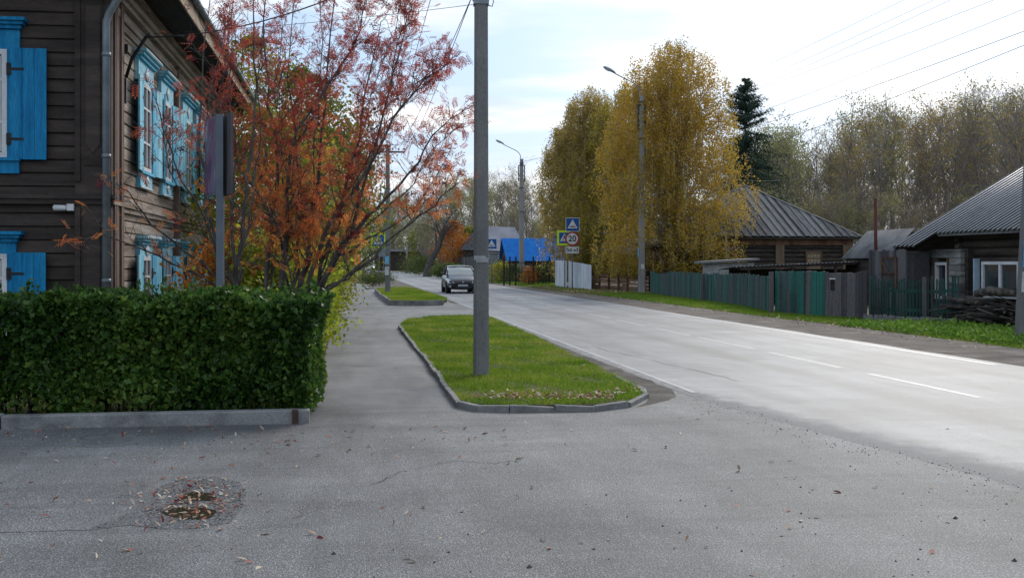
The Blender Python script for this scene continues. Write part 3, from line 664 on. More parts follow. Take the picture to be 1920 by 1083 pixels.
# smaller left poles up the pavement
def left_pole(px,py,h,wd,label,notes=()):
    o=empty('utility_pole',G(px,py),AN,label,'utility pole','concrete poles along the pavement')
    m=MB(); trap_pole(m,wd,wd*.7,h); m.build('pole_shaft',MCONC,o)
    m=MB(); m.beam((-.85,0,h-.35),(.85,0,h-.35),.08,.08)
    for x in (-.8,-.5,-.2,.25,.55,.82): m.lathe((x,0,h-.31),[(.01,0),(.012,.06),(.04,.07),(.04,.12),(.01,.17)],6)
    m.build('crossarm',MIRON,o)
    for z,hh,mt in notes:
        m=MB(); a=wd*.5+.012; m.box(-a,a*.4,-a,-a+.006,z,z+hh); m.box(-a,-a+.006,-a,a*.3,z,z+hh); m.build('notice',mt,o)
    return o
lp2=left_pole(727,553,7.5,.27,'concrete pole with pale blue notice at the back of the second grass island',((1.55,.38,MPAPERB),(1.0,.42,MPAPERW)))
lp3=left_pole(682,526,7.5,.30,'thin concrete pole beside the far planting bed, right at the pavement edge')
# street lamps on the right verge
def street_lamp(px,py,h,wd,label,det=True,reach=1.45):
    o=empty('street_lamp',G(px,py),AN,label,'street lamp','street lamps along the right side of the road')
    m=MB(); trap_pole(m,wd,wd*.58,h,ch=.1); m.build('pole_shaft',MCONCL,o)
    k=h; m=MB(); m.tube([(-.08,0,k-.5),(-.09,0,k),(-.10,0,k+.28),(-.20,0,k+.48),(-.42,0,k+.66),(-reach*.8,0,k+1.0),(-reach,0,k+1.14)],.032,7); m.build('arm',MGALV,o)
    m=MB(); c=Vector((-reach-.28,0,k+1.31)); d=Vector((-1,0,.50)).normalized(); s=Vector((0,1,0)); u=d.cross(s)
    u=u if u.z>0 else -u
    def P(a,b,e): return c+d*a+s*b+u*e
    vs=[];prof=[(-.36,.05,.03),(-.25,.11,.07),(0,.14,.09),(.25,.13,.07),(.36,.07,.03)]
    for a,b,e in prof: vs+=[P(a,-b,0),P(a,-b*.6,e),P(a,b*.6,e),P(a,b,0),P(a,b*.8,-.03),P(a,-b*.8,-.03)]
    fs=[(i*6+j,i*6+(j+1)%6,i*6+6+(j+1)%6,i*6+6+j) for i in range(4) for j in range(6)]+[(5,4,3,2,1,0),tuple(range(24,30))]
    hd=m.add(vs,fs).build('lamp_head',MLAMPM,o)
    m=MB(); vs=[]
    for a,b,e in ((-.08,.08,-.04),(.0,.11,-.075),(.2,.10,-.075),(.30,.06,-.04)): vs+=[P(a,-b,-.031),P(a,b,-.031),P(a,b*.7,e),P(a,-b*.7,e)]
    m.add(vs,[(i*4+j,i*4+(j+1)%4,i*4+4+(j+1)%4,i*4+4+j) for i in range(3) for j in range(4)]+[(3,2,1,0),(12,13,14,15)]).build('diffuser',MLAMPG,hd)
    m=MB(); a=wd*.42
    for z in (h-.35,h-.5,h-2.3,h-4.2): m.box(-a,a,-a,a,z,z+.05)
    for s_ in (-1,1):
        m.box(s_*(a+.05)-.035,s_*(a+.05)+.035,-.05,.05,h-1.75,h-.5)
        for kk in range(4): m.lathe((s_*(a+.05),0,h-.7-kk*.3),[(.02,-.03),(.05,-.02),(.05,.03),(.02,.05)],8)
    for z in (h-.55,h-1.75): m.box(-a-.1,a+.1,-.06,.06,z,z+.04)
    m.build('insulator_rack',MIRON,o); return o
slA=street_lamp(1203,550,10.4,.33,'nearest street lamp pole in front of the yellow birches, arm reaching left')
MB().box(-.18,-.174,-.12,.1,1.95,2.35).build('notice',MPAPERB,slA)
MB().box(-.08,.10,-.176,-.17,1.3,1.55).build('notice',MPAPERW,slA)
slB=street_lamp(978,531,9.8,.42,'second street lamp, its pole standing before the blue metal roof')
slC=street_lamp(899,518,9.6,.42,'farthest street lamp, its head peeping out left of the big near pole')
# leaning thin post far right side and small posts in the distance
for px,py,h,lx,label in ((822,505,9.6,-.055,'thin leaning concrete post far up the right verge beside the orange tree'),(763,500,5.6,.0,'short pale post in the bushes at the far bend of the road')):
    Y=F*CH/(py-493); Y=min(Y,230); p=at(px,493+F*CH/Y,Y)
    o=empty('utility_pole',p,0,label,'utility pole'); m=MB(); m.tube([(0,0,-.3),(lx*h,0,h)],[.2,.13],8); m.build('pole_shaft',MCONCL,o)
    m=MB(); m.beam((lx*h-.7,0,h-.3),(lx*h+.7,0,h-.3),.08,.08); m.build('crossarm',MIRON,o)
# right-hand leaning pole at the frame edge
rp=G(1915,638)
rpole=empty('utility_pole',rp,AN,'leaning concrete pole with blue and white notices at the right edge of the lush grass','utility pole')
m=MB(); trap_pole(m,.24,.16,9.2,lean=(.052,0)); m.build('pole_shaft',MCONC,rpole,bevel=.006)
def skew(x,z): return x+.052*z
m=MB(); 
for z0_,z1_ in ((1.52,2.05),): m.hexa([(skew(-.126,z0_),-.125,z0_),(skew(.126,z0_),-.125,z0_),(skew(.126,z0_),-.118,z0_),(skew(-.126,z0_),-.118,z0_),(skew(-.126,z1_),-.125,z1_),(skew(.126,z1_),-.125,z1_),(skew(.126,z1_),-.118,z1_),(skew(-.126,z1_),-.118,z1_)])
m.build('notice',nm('blue_poster',[(.03,.20,.48),(.10,.42,.70)],7,.6),rpole)
m=MB(); m.hexa([(skew(-.125,.98),-.124,1.),(skew(.06,.98),-.124,1.),(skew(.06,1.),-.118,1.),(skew(-.125,1.),-.118,1.),(skew(-.125,1.4),-.122,1.42),(skew(.06,1.4),-.122,1.42),(skew(.06,1.4),-.118,1.42),(skew(-.125,1.4),-.118,1.42)])
m.build('notice',MPAPERW,rpole)
m=MB(); m.lathe((skew(-.10,5.35),-.22,5.35),[(.05,-.16),(.13,-.14),(.15,-.05),(.15,.05),(.12,.14),(.04,.16)],14); m.build('junction_box',nm('box_grey',[(.20,.21,.27),(.27,.28,.33)],5,.5),rpole)
m=MB(); m.beam((skew(-.9,8.6),0,8.6),(skew(.9,8.6),0,8.6),.08,.08); m.build('crossarm',MIRON,rpole)
# ---- overhead wires
MWIRE=nm('wire_black',[(.02,.02,.022),(.05,.05,.055)],6,.6)
def wire(a,b,sag,r,label,grp='overhead wires',n=16):
    a=Vector(a);b=Vector(b); P=[a.lerp(b,i/n)-Vector((0,0,sag*4*(i/n)*(1-i/n))) for i in range(n+1)]
    return MB().tube(P,r,5).build('overhead_wire',MWIRE,label=label,cat='wire',group=grp)
YA=F*CH/(550-493); YR=24.
# (pixel where it passes near the spruce, pixel where it leaves) -> straight-ish continuation to lamp A and to the right pole
wl=[((1397,149),(1703,0),'topmost of the thin wires crossing the right half of the sky'),
    ((1401,164),(1752,0),'second wire from the top crossing the right half of the sky'),
    ((1445,162),(1790,0),'third wire down, closely paired with the one above it in the right sky'),
    ((1401,176),(1860,0),'fourth wire down, ending at the upper right corner of the sky'),
    ((1480,195),(1920,18),'wire leaving the right edge of the sky just under the corner'),
    ((1429,235),(1920,57),'sixth wire down, leaving the right edge below the corner'),
    ((1494,259),(1920,86),'lowest and thickest of the wires crossing the right sky')]
for i,((xa,ya),(xb,yb),lab) in enumerate(wl):
    s=(yb-ya)/(xb-xa); y0=ya+s*(1208-xa)*.80; y1=yb+s*(1957-xb)*1.05
    A=at(1208+(i%2)*6,y0,YA); B=at(1957+(i%2)*6,y1,YR)
    wire(A,B,.16,.006 if i<5 else .008,lab,'wires crossing the right sky')
# wires from the near pole to the one behind the rowan
YN=np0.y; Y2=F*CH/60.
for i,(x0,x1,lab) in enumerate(((-.8,-.8,'leftmost of the steep wires falling left of the near pole'),(-.5,-.5,'second of the steep wires falling left of the near pole'),(-.2,-.2,'third of the steep wires falling left of the near pole'))):
    A=np0+Vector((x0,0,7.1)); B=lp2.location+Vector((x1,0,7.2)); wire(A,B,.35,.007,lab,'steep wires left of the near pole')
for i,(dx,lab) in enumerate(((0,'left one of two steep wires tied to a hook on the near pole'),(.12,'right one of two steep wires tied to a hook on the near pole'))):
    wire(np0+Vector((-.13,0,5.27)),lp2.location+Vector((.25+dx*4,0,7.0-dx)),.30,.006,lab,'steep wires left of the near pole')
hc=RD(-3.78+.5,HT0+.8,5.25)
wire(hc,np0+Vector((-.05,0,6.3)),.38,.011,'thick black cable slung from the house bracket up to the near pole')
wire(hc+Vector((0,.3,.12)),np0+Vector((-.1,0,5.17)),.05,.004,'hair-thin cable running level from the house to the near pole')
for i,(A,B,lab) in enumerate(((at(1208,305,YA),at(1500,335,95),'thin service wire running behind the birches to the wood'),(at(978,303,F*CH/38),at(1208,200,YA),'wire strung between the two street lamps'))):
    wire(A,B,.5,.012,lab,'wires between the lamps')
# ---- traffic signs
MSB=nm('sign_blue',[(.005,.07,.26),(.01,.09,.32)],4,.5); MSW=nm('sign_white',[(.55,.56,.56),(.66,.66,.66)],4,.5)
MSY=nm('sign_lime',[(.50,.70,.01),(.60,.80,.02)],4,.5); MSR=nm('sign_red',[(.30,.02,.03),(.38,.035,.05)],4,.5); MSK=nm('sign_black',[(.01,.01,.01),(.02,.02,.02)],4,.6)
MPOST=nm('sign_post',[(.12,.12,.12),(.2,.2,.19)],5,.6)
def signroot(name,loc,rz,h,label,cat='road sign',r=.035):
    o=empty(name,loc,rz,label,cat); MB().tube([(0,.045,-.2),(0,.045,h)],r,8).build('post',MPOST,o); return o
def plate(o,x0,x1,z0,z1,y,mat,name='sign_plate'):
    return MB().box(x0,x1,y,y+.02,z0,z1).build(name,mat,o,bevel=.004)
def flat(o,pts,y,mat,name):
    m=MB(); n=len(pts); m.add([(x,y,z) for x,z in pts]+[(x,y+.003,z) for x,z in pts],[tuple(range(n)),tuple(range(n,2*n))[::-1]]+[(i,(i+1)%n,n+(i+1)%n,n+i) for i in range(n)])
    return m.build(name,mat,o)
def hump_face(o,cx,cz,s,y):
    p=plate(o,cx-s/2,cx+s/2,cz-s/2,cz+s/2,y,MSW)
    flat(p,[(cx-s*.46,cz-s*.46),(cx+s*.46,cz-s*.46),(cx+s*.46,cz+s*.46),(cx-s*.46,cz+s*.46)],y-.0045,MSB,'blue_field')
    flat(p,[(cx-s*.36,cz-s*.27),(cx+s*.36,cz-s*.27),(cx,cz+s*.38)],y-.009,MSW,'white_triangle')
    flat(p,[(cx+s*.23*math.cos(a)*(1.0),cz-s*.18+s*.085*math.sin(a)) for a in [PI*i/10 for i in range(11)]][::-1],y-.013,MSK,'hump_symbol')
def walker_face(o,cx,cz,s,y):
    p=plate(o,cx-s*.5,cx+s*.5,cz-s*.5,cz+s*.5,y,MSY); q=s*.36
    flat(p,[(cx-q,cz-q),(cx+q,cz-q),(cx+q,cz+q),(cx-q,cz+q)],y-.0045,MSB,'blue_field')
    flat(p,[(cx-q*.88,cz-q*.62),(cx+q*.88,cz-q*.62),(cx,cz+q*.85)],y-.009,MSW,'white_triangle')
    m=MB(); e=lambda x,z:(cx+x*q,y-.012,cz+z*q)
    def seg(a,b,t): m.beam(e(*a),e(*b),q*t,.004,(1,0,0) if abs(a[0]-b[0])>abs(a[1]-b[1]) else (0,1,0))
    def bar(a,b,t):
        a=Vector((a[0],a[1]));b=Vector((b[0],b[1])); d=(b-a).normalized(); nn=Vector((-d.y,d.x))*t/2; pts=[a+nn,a-nn,b-nn,b+nn]
        P=[Vector(e(*pt)) for pt in pts]; m.add(P+[v+Vector((0,.003,0)) for v in P],[(0,1,2,3),(7,6,5,4),(0,1,5,4),(1,2,6,5),(2,3,7,6),(3,0,4,7)])
    bar((.02,.42),(-.02,.02),.17); bar((-.02,.06),(-.22,-.26),.10); bar((-.22,-.26),(-.34,-.5),.09); bar((0,.06),(.14,-.2),.10); bar((.14,-.2),(.26,-.5),.09)
    bar((.0,.34),(-.22,.12),.08); bar((.02,.36),(.22,.16),.08)
    m.lathe(e(.04,.54),[(q*.09,-.001),(q*.09,.003)],10,'y')
    for k in range(-2,3): bar((k*.3-.07,-.54),(k*.3+.07,-.54),.07)
    m.build('walking_figure',MSK,p)
def text(s,size,o,loc,mat,name):
    c=bpy.data.curves.new(name,'FONT'); c.body=s; c.size=size; c.align_x='CENTER'; c.align_y='CENTER'; c.extrude=.0015; c.offset=size*.018
    t=bpy.data.objects.new('tmp',c); col.objects.link(t); me=bpy.data.meshes.new_from_object(t.evaluated_get(bpy.context.evaluated_depsgraph_get())); bpy.data.objects.remove(t)
    me.materials.clear(); me.materials.append(mat); me.name=name; ob=bpy.data.objects.new(name,me); col.objects.link(ob); ob.parent=o; ob.location=loc; ob.rotation_euler=(R(90),0,0); return ob
# main cluster: hump sign, speed limit 20, distance plate
Y=69.; k=F/Y; b=at(1073,493+F*CH/Y,Y)
s1=signroot('road_sign',b,R(-3),1.6+(493-410)/k,'blue speed hump sign above a round 20 speed limit and distance plate on one post')
hz=lambda py:1.6+(493-py)/k
hump_face(s1,.02,hz(421),26/k,-.03)
r_=13.6/k; c=hz(447.5); m=MB(); m.lathe((0,-.03,c),[(r_,0),(r_,.02)],32,'y'); P=m.build('sign_plate',MSR,s1)
MB().lathe((0,-.036,c),[(r_*.77,0),(r_*.77,.004)],32,'y').build('white_disc',MSW,P); text('20',r_*1.12,P,(0,-.039,c-.01),MSK,'number')
P=plate(s1,-.40,.40,hz(475),hz(462.5),-.03,MSW); text('60 м',.26,P,(0,-.034,hz(469)),MSK,'number')
for x in (-.31,.31): flat(P,[(x-.018,hz(473)),(x+.018,hz(473)),(x+.018,hz(467)),(x+.055,hz(467)),(x,hz(463.7)),(x-.055,hz(467)),(x-.018,hz(467))],-.034,MSK,'arrow')
Y=71.; k=F/Y; b=at(1059,493+F*CH/Y,Y); s2=signroot('road_sign',b,R(-3),1.6+(493-434)/k,'lime-edged pedestrian crossing sign half hidden behind the round 20 sign')
walker_face(s2,-.02,hz(446),28/k,-.03)
Y=79.; k=F/Y; b=at(711,493+F*CH/Y,Y); s3=signroot('road_sign',b,R(2),1.6+(493-438)/k,'lime-edged pedestrian crossing sign on the left pavement behind the orange leaves')
walker_face(s3,-.05,hz(451),29/k,-.03)
Y=92.; k=F/Y; b=at(719,493+F*CH/Y,Y); s4=signroot('road_sign',b,0,1.6+(493-463)/k,'small grey back of a sign under the left pedestrian crossing sign')
plate(s4,-.42,.16,hz(481),hz(465),-.02,nm('sign_back',[(.16,.2,.24),(.2,.24,.28)],4,.5))
Y=90.; k=F/Y; b=at(922,493+F*CH/Y,Y); s5=signroot('road_sign',b,R(-2),1.6+(493-448)/k,'small blue speed hump sign just right of the big near pole')
hump_face(s5,0,hz(457),19.5/k,-.03)
# ---- notice board on a square post behind the hedge (seen edge-on)
Y=13.6; k=F/Y; b=at(413,493+F*CH/Y,Y)
nb=empty('notice_board',b,R(4),'weathered two-panel notice board on a grey square post behind the hedge','notice board')
hz=lambda py:1.6+(493-py)/k
MPB=nm('post_bluegrey',[(.10,.12,.145),(.15,.17,.195)],3,.55,.1)
MB().box(-.042,.042,-.042,.042,-.3,hz(215)).build('post',MPB,nb,bevel=.004)
MPOSTR=nm('faded_poster',[(.07,.06,.13),(.19,.08,.12),(.14,.14,.22),(.32,.29,.34)],4.5,.5,lo=.35,hi=.65,stretch=(1,1,.6))
def panel(x0,y0,x1,y1,z0,z1,name,mat,th=.03):
    a=Vector((x0,y0,0));bb=Vector((x1,y1,0)); d=(bb-a).normalized(); nn=Vector((-d.y,d.x,0))*th
    m=MB(); m.hexa([a+Vector((0,0,z0)),bb+Vector((0,0,z0)),bb+nn+Vector((0,0,z0)),a+nn+Vector((0,0,z0)),a+Vector((0,0,z1)),bb+Vector((0,0,z1)),bb+nn+Vector((0,0,z1)),a+nn+Vector((0,0,z1))]); return m.build(name,mat,nb)
bp=panel(-.048,-.02,-.25,.42,hz(366),hz(217),'left_board',MPB,-.03)
panel(-.058,.01,-.245,.39,hz(361),hz(222),'poster',MPOSTR,.004).parent=bp
rb_=panel(.16,-.22,.0,.18,hz(365),hz(214),'right_board',nm('board_back',[(.05,.05,.055),(.10,.09,.09)],4,.7,.2,stretch=(3,3,.6)),-.03)
# ---- cars
MCAR=nm('dark_grey_car_paint',[(.012,.013,.016),(.017,.018,.022)],2,.32,spec=.35,coat=.35)
MCARW=nm('white_car_paint',[(.62,.63,.64),(.68,.68,.68)],2,.25,spec=.5,coat=.8)
MCG,_t,_b=base('car_glass',.04,.9); _b.inputs['Base Color'].default_value=(.16,.20,.20,1); _b.inputs['Coat Weight'].default_value=.8
MTYRE=nm('tyre',[(.012,.012,.012),(.025,.025,.025)],9,.85); MRIM=nm('rim',[(.2,.2,.21),(.35,.35,.36)],5,.35,metal=.7)
MPLAS=nm('black_plastic',[(.012,.012,.013),(.02,.02,.022)],6,.5); MHL=nm('headlight_glass',[(.65,.67,.7),(.8,.8,.82)],6,.12,spec=.8)
def car(loc,rz,paint,L,W,H,label,suv=False):
    """nose towards local -Y"""
    o=empty('parked_car' if 0 else 'car',loc,rz,label,'car')
    hw=W/2; gc=.20; bl=.62*H if not suv else .60*H
    # stations: y, half width, z bottom, z shoulder(belt), z top of the lower body
    st=[(-L/2,hw*.62,gc+.10,.48,.56),(-L/2+.10,hw*.86,gc,.55,.68),(-L/2+.35,hw*.95,gc-.02,.62,.78),(-L/2+.85,hw*.99,gc-.02,.72,.90),(-L/2+1.25,hw,gc-.02,.80,.99),(-L*.12,hw,gc-.02,.84,1.0),(L*.12,hw,gc-.02,.86,1.02),(L/2-.9,hw,gc-.02,.88,1.04),(L/2-.35,hw*.97,gc,.86,1.02),(L/2-.06,hw*.88,gc+.04,.78,.96),(L/2,hw*.75,gc+.12,.7,.86)]
    if suv: st=[(y,w_,a,b*1.12,c*1.15) for y,w_,a,b,c in st]
    m=MB(); m.smooth=True; vs=[]
    for y,w_,zb,zs,zt in st: vs+=[(-w_*.88,y,zb),(-w_,y,zb+.13),(-w_*1.0,y,zs-.12),(-w_*.985,y,zs),(-w_*.90,y,zt-.02),(-w_*.55,y,zt+.015),(0,y,zt+.03),(w_*.55,y,zt+.015),(w_*.90,y,zt-.02),(w_*.985,y,zs),(w_,y,zs-.12),(w_,y,zb+.13),(w_*.88,y,zb)]
    n=13; m.add(vs,[(i*n+j,i*n+n+j,i*n+n+(j+1)%n,i*n+(j+1)%n) for i in range(len(st)-1) for j in range(n)]+[tuple(range(n)),tuple(range((len(st)-1)*n,len(st)*n))[::-1]])
    body=m.build('body',paint,o)
    sd=body.modifiers.new('sub','SUBSURF'); sd.levels=1; sd.render_levels=2
    # greenhouse: dark glass volume with a painted roof on top
    zb=st[4][4]-.04; rt=H-.02; ys=-L/2+1.15; a=ys+.0; 
    g=[(a,hw*.88,zb,zb+.01,.86),(a+.42,hw*.87,zb,zb+(rt-zb)*.55,.80),(a+.80,hw*.86,zb,rt-.03,.74),(a+1.4,hw*.86,zb,rt,.73),(L/2-1.05,hw*.86,zb,rt-.03,.72),(L/2-.50,hw*.85,zb,zb+(rt-zb)*(.62 if not suv else .9),.74),(L/2-.22,hw*.82,zb,zb+.02,.8)]
    m=MB(); vs=[]
    for y,w_,z0_,z1_,ti in g: vs+=[(-w_,y,z0_),(-hw*ti if z1_-z0_>.05 else -w_,y,z1_-.02*(z1_-z0_>.05)),(0,y,z1_+.015),(hw*ti if z1_-z0_>.05 else w_,y,z1_-.02*(z1_-z0_>.05)),(w_,y,z0_)]
    m.smooth=False
    m.add(vs,[(i*5+j,i*5+5+j,i*5+6+j,i*5+1+j) for i in range(len(g)-1) for j in range(4)])
    m.build('window_glass',MCG,o)
    m=MB(); m.smooth=True; vs=[]
    for y,w_,z0_,z1_,ti in [(a+.74,0,0,rt-.045,.75)]+g[3:5]+[(L/2-.8,0,0,zb+(rt-zb)*(.82 if not suv else .97),.72)]:
        vs+=[(-hw*ti-.01,y,z1_-.06),(-hw*ti,y,z1_+.0),(-hw*ti*.5,y,z1_+.03),(0,y,z1_+.035),(hw*ti*.5,y,z1_+.03),(hw*ti,y,z1_+.0),(hw*ti+.01,y,z1_-.06)]
    m.add(vs,[(i*7+j,i*7+7+j,i*7+8+j,i*7+1+j) for i in range(3) for j in range(6)]); m.build('roof',paint,o)
    m=MB()
    for s in (-1,1):
        m.tube([(s*hw*.885,a-.02,zb+.0),(s*hw*.81,a+.42,zb+(rt-zb)*.56),(s*hw*.75,a+.80,rt-.04)],.035,6)
        m.tube([(s*hw*.885,a+1.75,zb),(s*hw*.745,a+1.68,rt-.02)],.04,6); m.tube([(s*hw*.86,L/2-.55,zb),(s*hw*.73,L/2-.95,rt-.05)],.07,6)
    m.build('pillars',paint,o)
    for s in (-1,1):
        m=MB(); y0=-L/2+.02
        m.add([(s*hw*.97,y0+.62,.80),(s*hw*.93,y0+.30,.60),(s*hw*.60,y0+.055,.56),(s*hw*.50,y0+.05,.62),(s*hw*.62,y0+.17,.70),(s*hw*.84,y0+.42,.80)],[(0,1,2,3,4,5) if s<0 else (5,4,3,2,1,0)])
        m=MB(); pts=[(hw*.995,y0+.60,.80),(hw*.98,y0+.30,.64),(hw*.86,y0+.10,.55),(hw*.56,y0-.01,.565),(hw*.60,y0+.06,.64),(hw*.86,y0+.30,.76)]
        if suv: pts=[(x,y,z*1.13) for x,y,z in pts]
        m.add([(s*x,y,z) for x,y,z in pts]+[(s*x*.96,y+.14,z-.02) for x,y,z in pts],[tuple(range(6)) if s>0 else tuple(range(6))[::-1]]+[((i,(i+1)%6,6+(i+1)%6,6+i)) for i in range(6)])
        m.build('headlight',MHL,o)
        m=MB(); m.lathe((s*(hw+.10),a+.28,zb+.08),[(.02,-.11),(.075,-.08),(.085,0),(.07,.08),(.02,.11)],10,'x'); m.box(min(s*hw*.86,s*(hw+.05)),max(s*hw*.86,s*(hw+.05)),a+.25,a+.30,zb+.0,zb+.05); m.build('mirror',paint,o)
        for wy in (-L/2+.82,L/2-.86):
            m=MB(); wx=s*(hw-.10); rw=.32 if not suv else .36
            m.lathe((wx,wy,rw),[(rw*.6,-.10),(rw*.93,-.10),(rw,-.07),(rw,.07),(rw*.93,.10),(rw*.6,.10)],24,'x'); t_=m.build('wheel',MTYRE,o)
            MB().lathe((wx+s*.075,wy,rw),[(rw*.15,-.02*s),(rw*.62,.0),(rw*.66,.02)],14,'x').build('rim',MRIM,t_)
            m=MB(); m.lathe((s*(hw-.13),wy,rw),[(rw*1.16,-.13),(rw*1.16,.134)],24,'x'); m.build('wheel_arch',MPLAS,o)
    f=-L/2; sc_=1.13 if suv else 1
    m=MB(); m.add([(x*hw,f+yy,z*sc_) for x,yy,z in ((-.46,-.005,.56),(.46,-.005,.56),(.56,.02,.40),(.44,.0,.26),(-.44,.0,.26),(-.56,.02,.40))]+[(x*hw,f+.2,z*sc_) for x,yy,z in ((-.46,0,.56),(.46,0,.56),(.56,0,.40),(.44,0,.26),(-.44,0,.26),(-.56,0,.40))],[(5,4,3,2,1,0)]+[(i,(i+1)%6,6+(i+1)%6,6+i) for i in range(6)]); m.build('grille',MPLAS,o)
    m=MB(); m.box(-.26,.26,f-.03,f-.012,.37*sc_,.48*sc_); P=m.build('number_plate',nm('plate_pale',[(.33,.33,.34),(.42,.42,.43)],9,.5),o)
    for s in (-1,1):
        m=MB(); m.lathe((s*hw*.78,f+.10,.36*sc_),[(.03,0),(.08,-.03),(.05,-.07)],10,'y'); m.build('fog_light',MRIM,o)
    MB().lathe((0,f-.015,.60*sc_),[(.06,0),(.055,-.02)],14,'y').build('emblem',MRIM,o)
    return o
def rdp(px,py,Y=None):
    Y=Y or F*CH/(py-493); return at(px,493+F*CH/Y,Y)
c1=car(rdp(861,548,62.5)+RD(0,0),AN,MCAR,4.37,1.70,1.47,'dark grey saloon car driving towards us in the left lane')
c2=car(rdp(693,510,205),AN,MCARW,4.6,1.85,1.85,'small white car far away at the end of the road',True)
# ================================================================ buildings and fences on the right
MLOG=nm('dark_old_logs',[(.03,.024,.02),(.055,.043,.036),(.085,.068,.056)],2.5,.85,.6,25,(1,.3,3),.2,lo=.3,hi=.7,island=.3,speck=.35)
MREDW=nm('red_brown_wood',[(.055,.025,.016),(.10,.048,.028),(.15,.08,.05)],2.5,.8,.5,25,(1,1,.5),island=.4,speck=.3)
MPALEB=nm('limed_planks',[(.07,.07,.066),(.17,.165,.155),(.30,.29,.275)],2.2,.85,.5,25,(1,.5,3.),lo=.32,hi=.68,island=.25,speck=.35)
MROOFB=nm('weathered_roof_boards',[(.04,.042,.046),(.075,.078,.084),(.13,.133,.138)],2.2,.85,.5,30,(3,.5,1),lo=.3,hi=.7,island=.45,speck=.3)
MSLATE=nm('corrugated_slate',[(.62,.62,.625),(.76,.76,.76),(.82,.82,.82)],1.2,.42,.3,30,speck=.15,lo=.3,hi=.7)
MSL2=[MSLATE,nm('slate_painted_shade',[(.045,.045,.048),(.08,.08,.08)],2,.9)]  # pale lit ridges plus painted shade for the wave sides towards the viewer
MSLATED=nm('old_corrugated_slate',[(.10,.10,.105),(.17,.17,.17),(.22,.22,.21)],1.5,.8,.3,30,speck=.25,lo=.3,hi=.7)
MBRICKW=nm('whitewashed_brick',[(.30,.30,.29),(.46,.46,.45)],4,.85,.3,30,speck=.2)
MGREEN=nm('faded_green_paint',[(.045,.072,.07),(.022,.115,.09),(.022,.15,.11),(.075,.09,.09)],.55,.8,.4,25,(1,1,.3),.25,lo=.3,hi=.72,island=.8,speck=.35)
MGREYW=nm('grey_old_boards',[(.06,.057,.062),(.10,.095,.10),(.14,.13,.13)],1.5,.88,.4,25,(2,2,.3),island=.5,speck=.3)
MGREEN2=nm('bright_green_boards',[(.02,.115,.092),(.028,.16,.125)],1.5,.7,.3,25,(2,2,.3),island=.4,speck=.2)
MPICK=nm('dark_green_pickets',[(.015,.06,.05),(.025,.09,.072),(.045,.075,.07)],1.2,.8,.3,25,(2,2,.4),island=.5,speck=.2)
MBLUER=nm('blue_profiled_metal',[(.008,.14,.48),(.012,.19,.56)],2,.75,.05,spec=.2)
MFARW=nm('brown_painted_wall',[(.06,.03,.022),(.09,.05,.035)],2,.8)
MROOFL=nm('pale_metal_roof',[(.22,.215,.24),(.32,.31,.34)],.9,.6,lo=.3,hi=.7)
MWSHEET=nm('white_fence_sheet',[(.42,.46,.5),(.58,.61,.64)],.9,.6,.05,island=.3)
MPIPE=nm('rusty_red_pipe',[(.07,.018,.014),(.12,.03,.022)],5,.7)
MWOODP=nm('cut_branches',[(.025,.02,.018),(.06,.05,.042),(.13,.11,.09)],6,.9,.4,island=.8,speck=.3)
def corr(name,P0,U,V,pitch,amp,mat,parent,nv=2,th=.012,label=None):
    """wavy sheet; U runs across the waves, V along them; local coordinates of the parent"""
    P0=Vector(P0);U=Vector(U);V=Vector(V); nw=max(2,int(U.length/pitch)); n=nw*6; nn=U.cross(V).normalized()
    if nn.z<0: nn=-nn
    m=MB(); m.smooth=True; vs=[]
    for j in range(nv):
        for i in range(n+1): vs.append(P0+U*(i/n)+V*(j/(nv-1))+nn*(amp*math.sin(2*PI*i/6)))
    for j in range(nv-1):
        for i in range(n):
            m.f.append((j*(n+1)+i,j*(n+1)+i+1,(j+1)*(n+1)+i+1,(j+1)*(n+1)+i)); m.sm.append(True); m.m.append(1 if isinstance(mat,list) and i%6 in (4,5,0) else 0)  # second slot paints shade onto viewer-facing wave sides
    m.v+=[tuple(x) for x in vs]
    o=m.build(name,mat,parent,label=label); s=o.modifiers.new('thickness','SOLIDIFY'); s.thickness=th; s.offset=-1; return o
def logs(m,a,b,z0,z1,pitch,out,r=None):
    """stack of round logs from a to b (2-D points), bulging towards 'out'"""
    a=Vector((*a,0));b=Vector((*b,0)); d=(b-a).normalized(); o=Vector((*out,0)); z=z0; k=0
    while z<z1-.02:
        h=min(pitch,z1-z); vs=[]
        for q in (a,b):
            for i in range(6):
                an=-PI/2+PI*i/5; vs.append(q+o*(math.cos(an)*h*.42)+Vector((0,0,z+h/2+math.sin(an)*h*.5)))
        m.add(vs,[(i,6+i,7+i,1+i) for i in range(5)]+[(0,1,2,3,4,5),(11,10,9,8,7,6)]); z+=h
# ---- house C, corrugated roof at the right
hC=empty('log_house',RD(16.9,31.9),AN,'low dark log house with pale corrugated roof and white-framed windows at the right edge','house')
m=MB(); logs(m,(0,-14),(0,-1.85),-.3,2.45,.23,(-1,0)); m.box(.0,.2,-14,-1.9,-.3,2.5); m.build('log_wall',MLOG,hC)
m=MB(); 
r=rr(3)
for k in range(12): m.lathe((-.02-r.uniform(0,.1),-1.80+r.uniform(-.02,.02),-.2+k*.225),[(.11,-.12),(.115,0),(.10,.12)],9,'y')
m.build('log_ends',MLOG,hC)
m=MB(); z=-.3
while z<1.95: 
    h=r.uniform(.14,.22); z1=min(1.98,z+h); m.box(-.35-r.uniform(0,.02),-.2,-2.35,-1.6-r.uniform(0,.02),z+.008,z1-.006); m.box(-.35-r.uniform(0,.02),-.2,-1.62,-1.02,z+.008,z1-.006) if not(.65<z1 and z<1.6) else None; m.box(-.35-r.uniform(0,.02),-.2,-1.02,.05,z+.008,z1-.006) ; z=z1
m.build('plank_wall',MPALEB,hC)
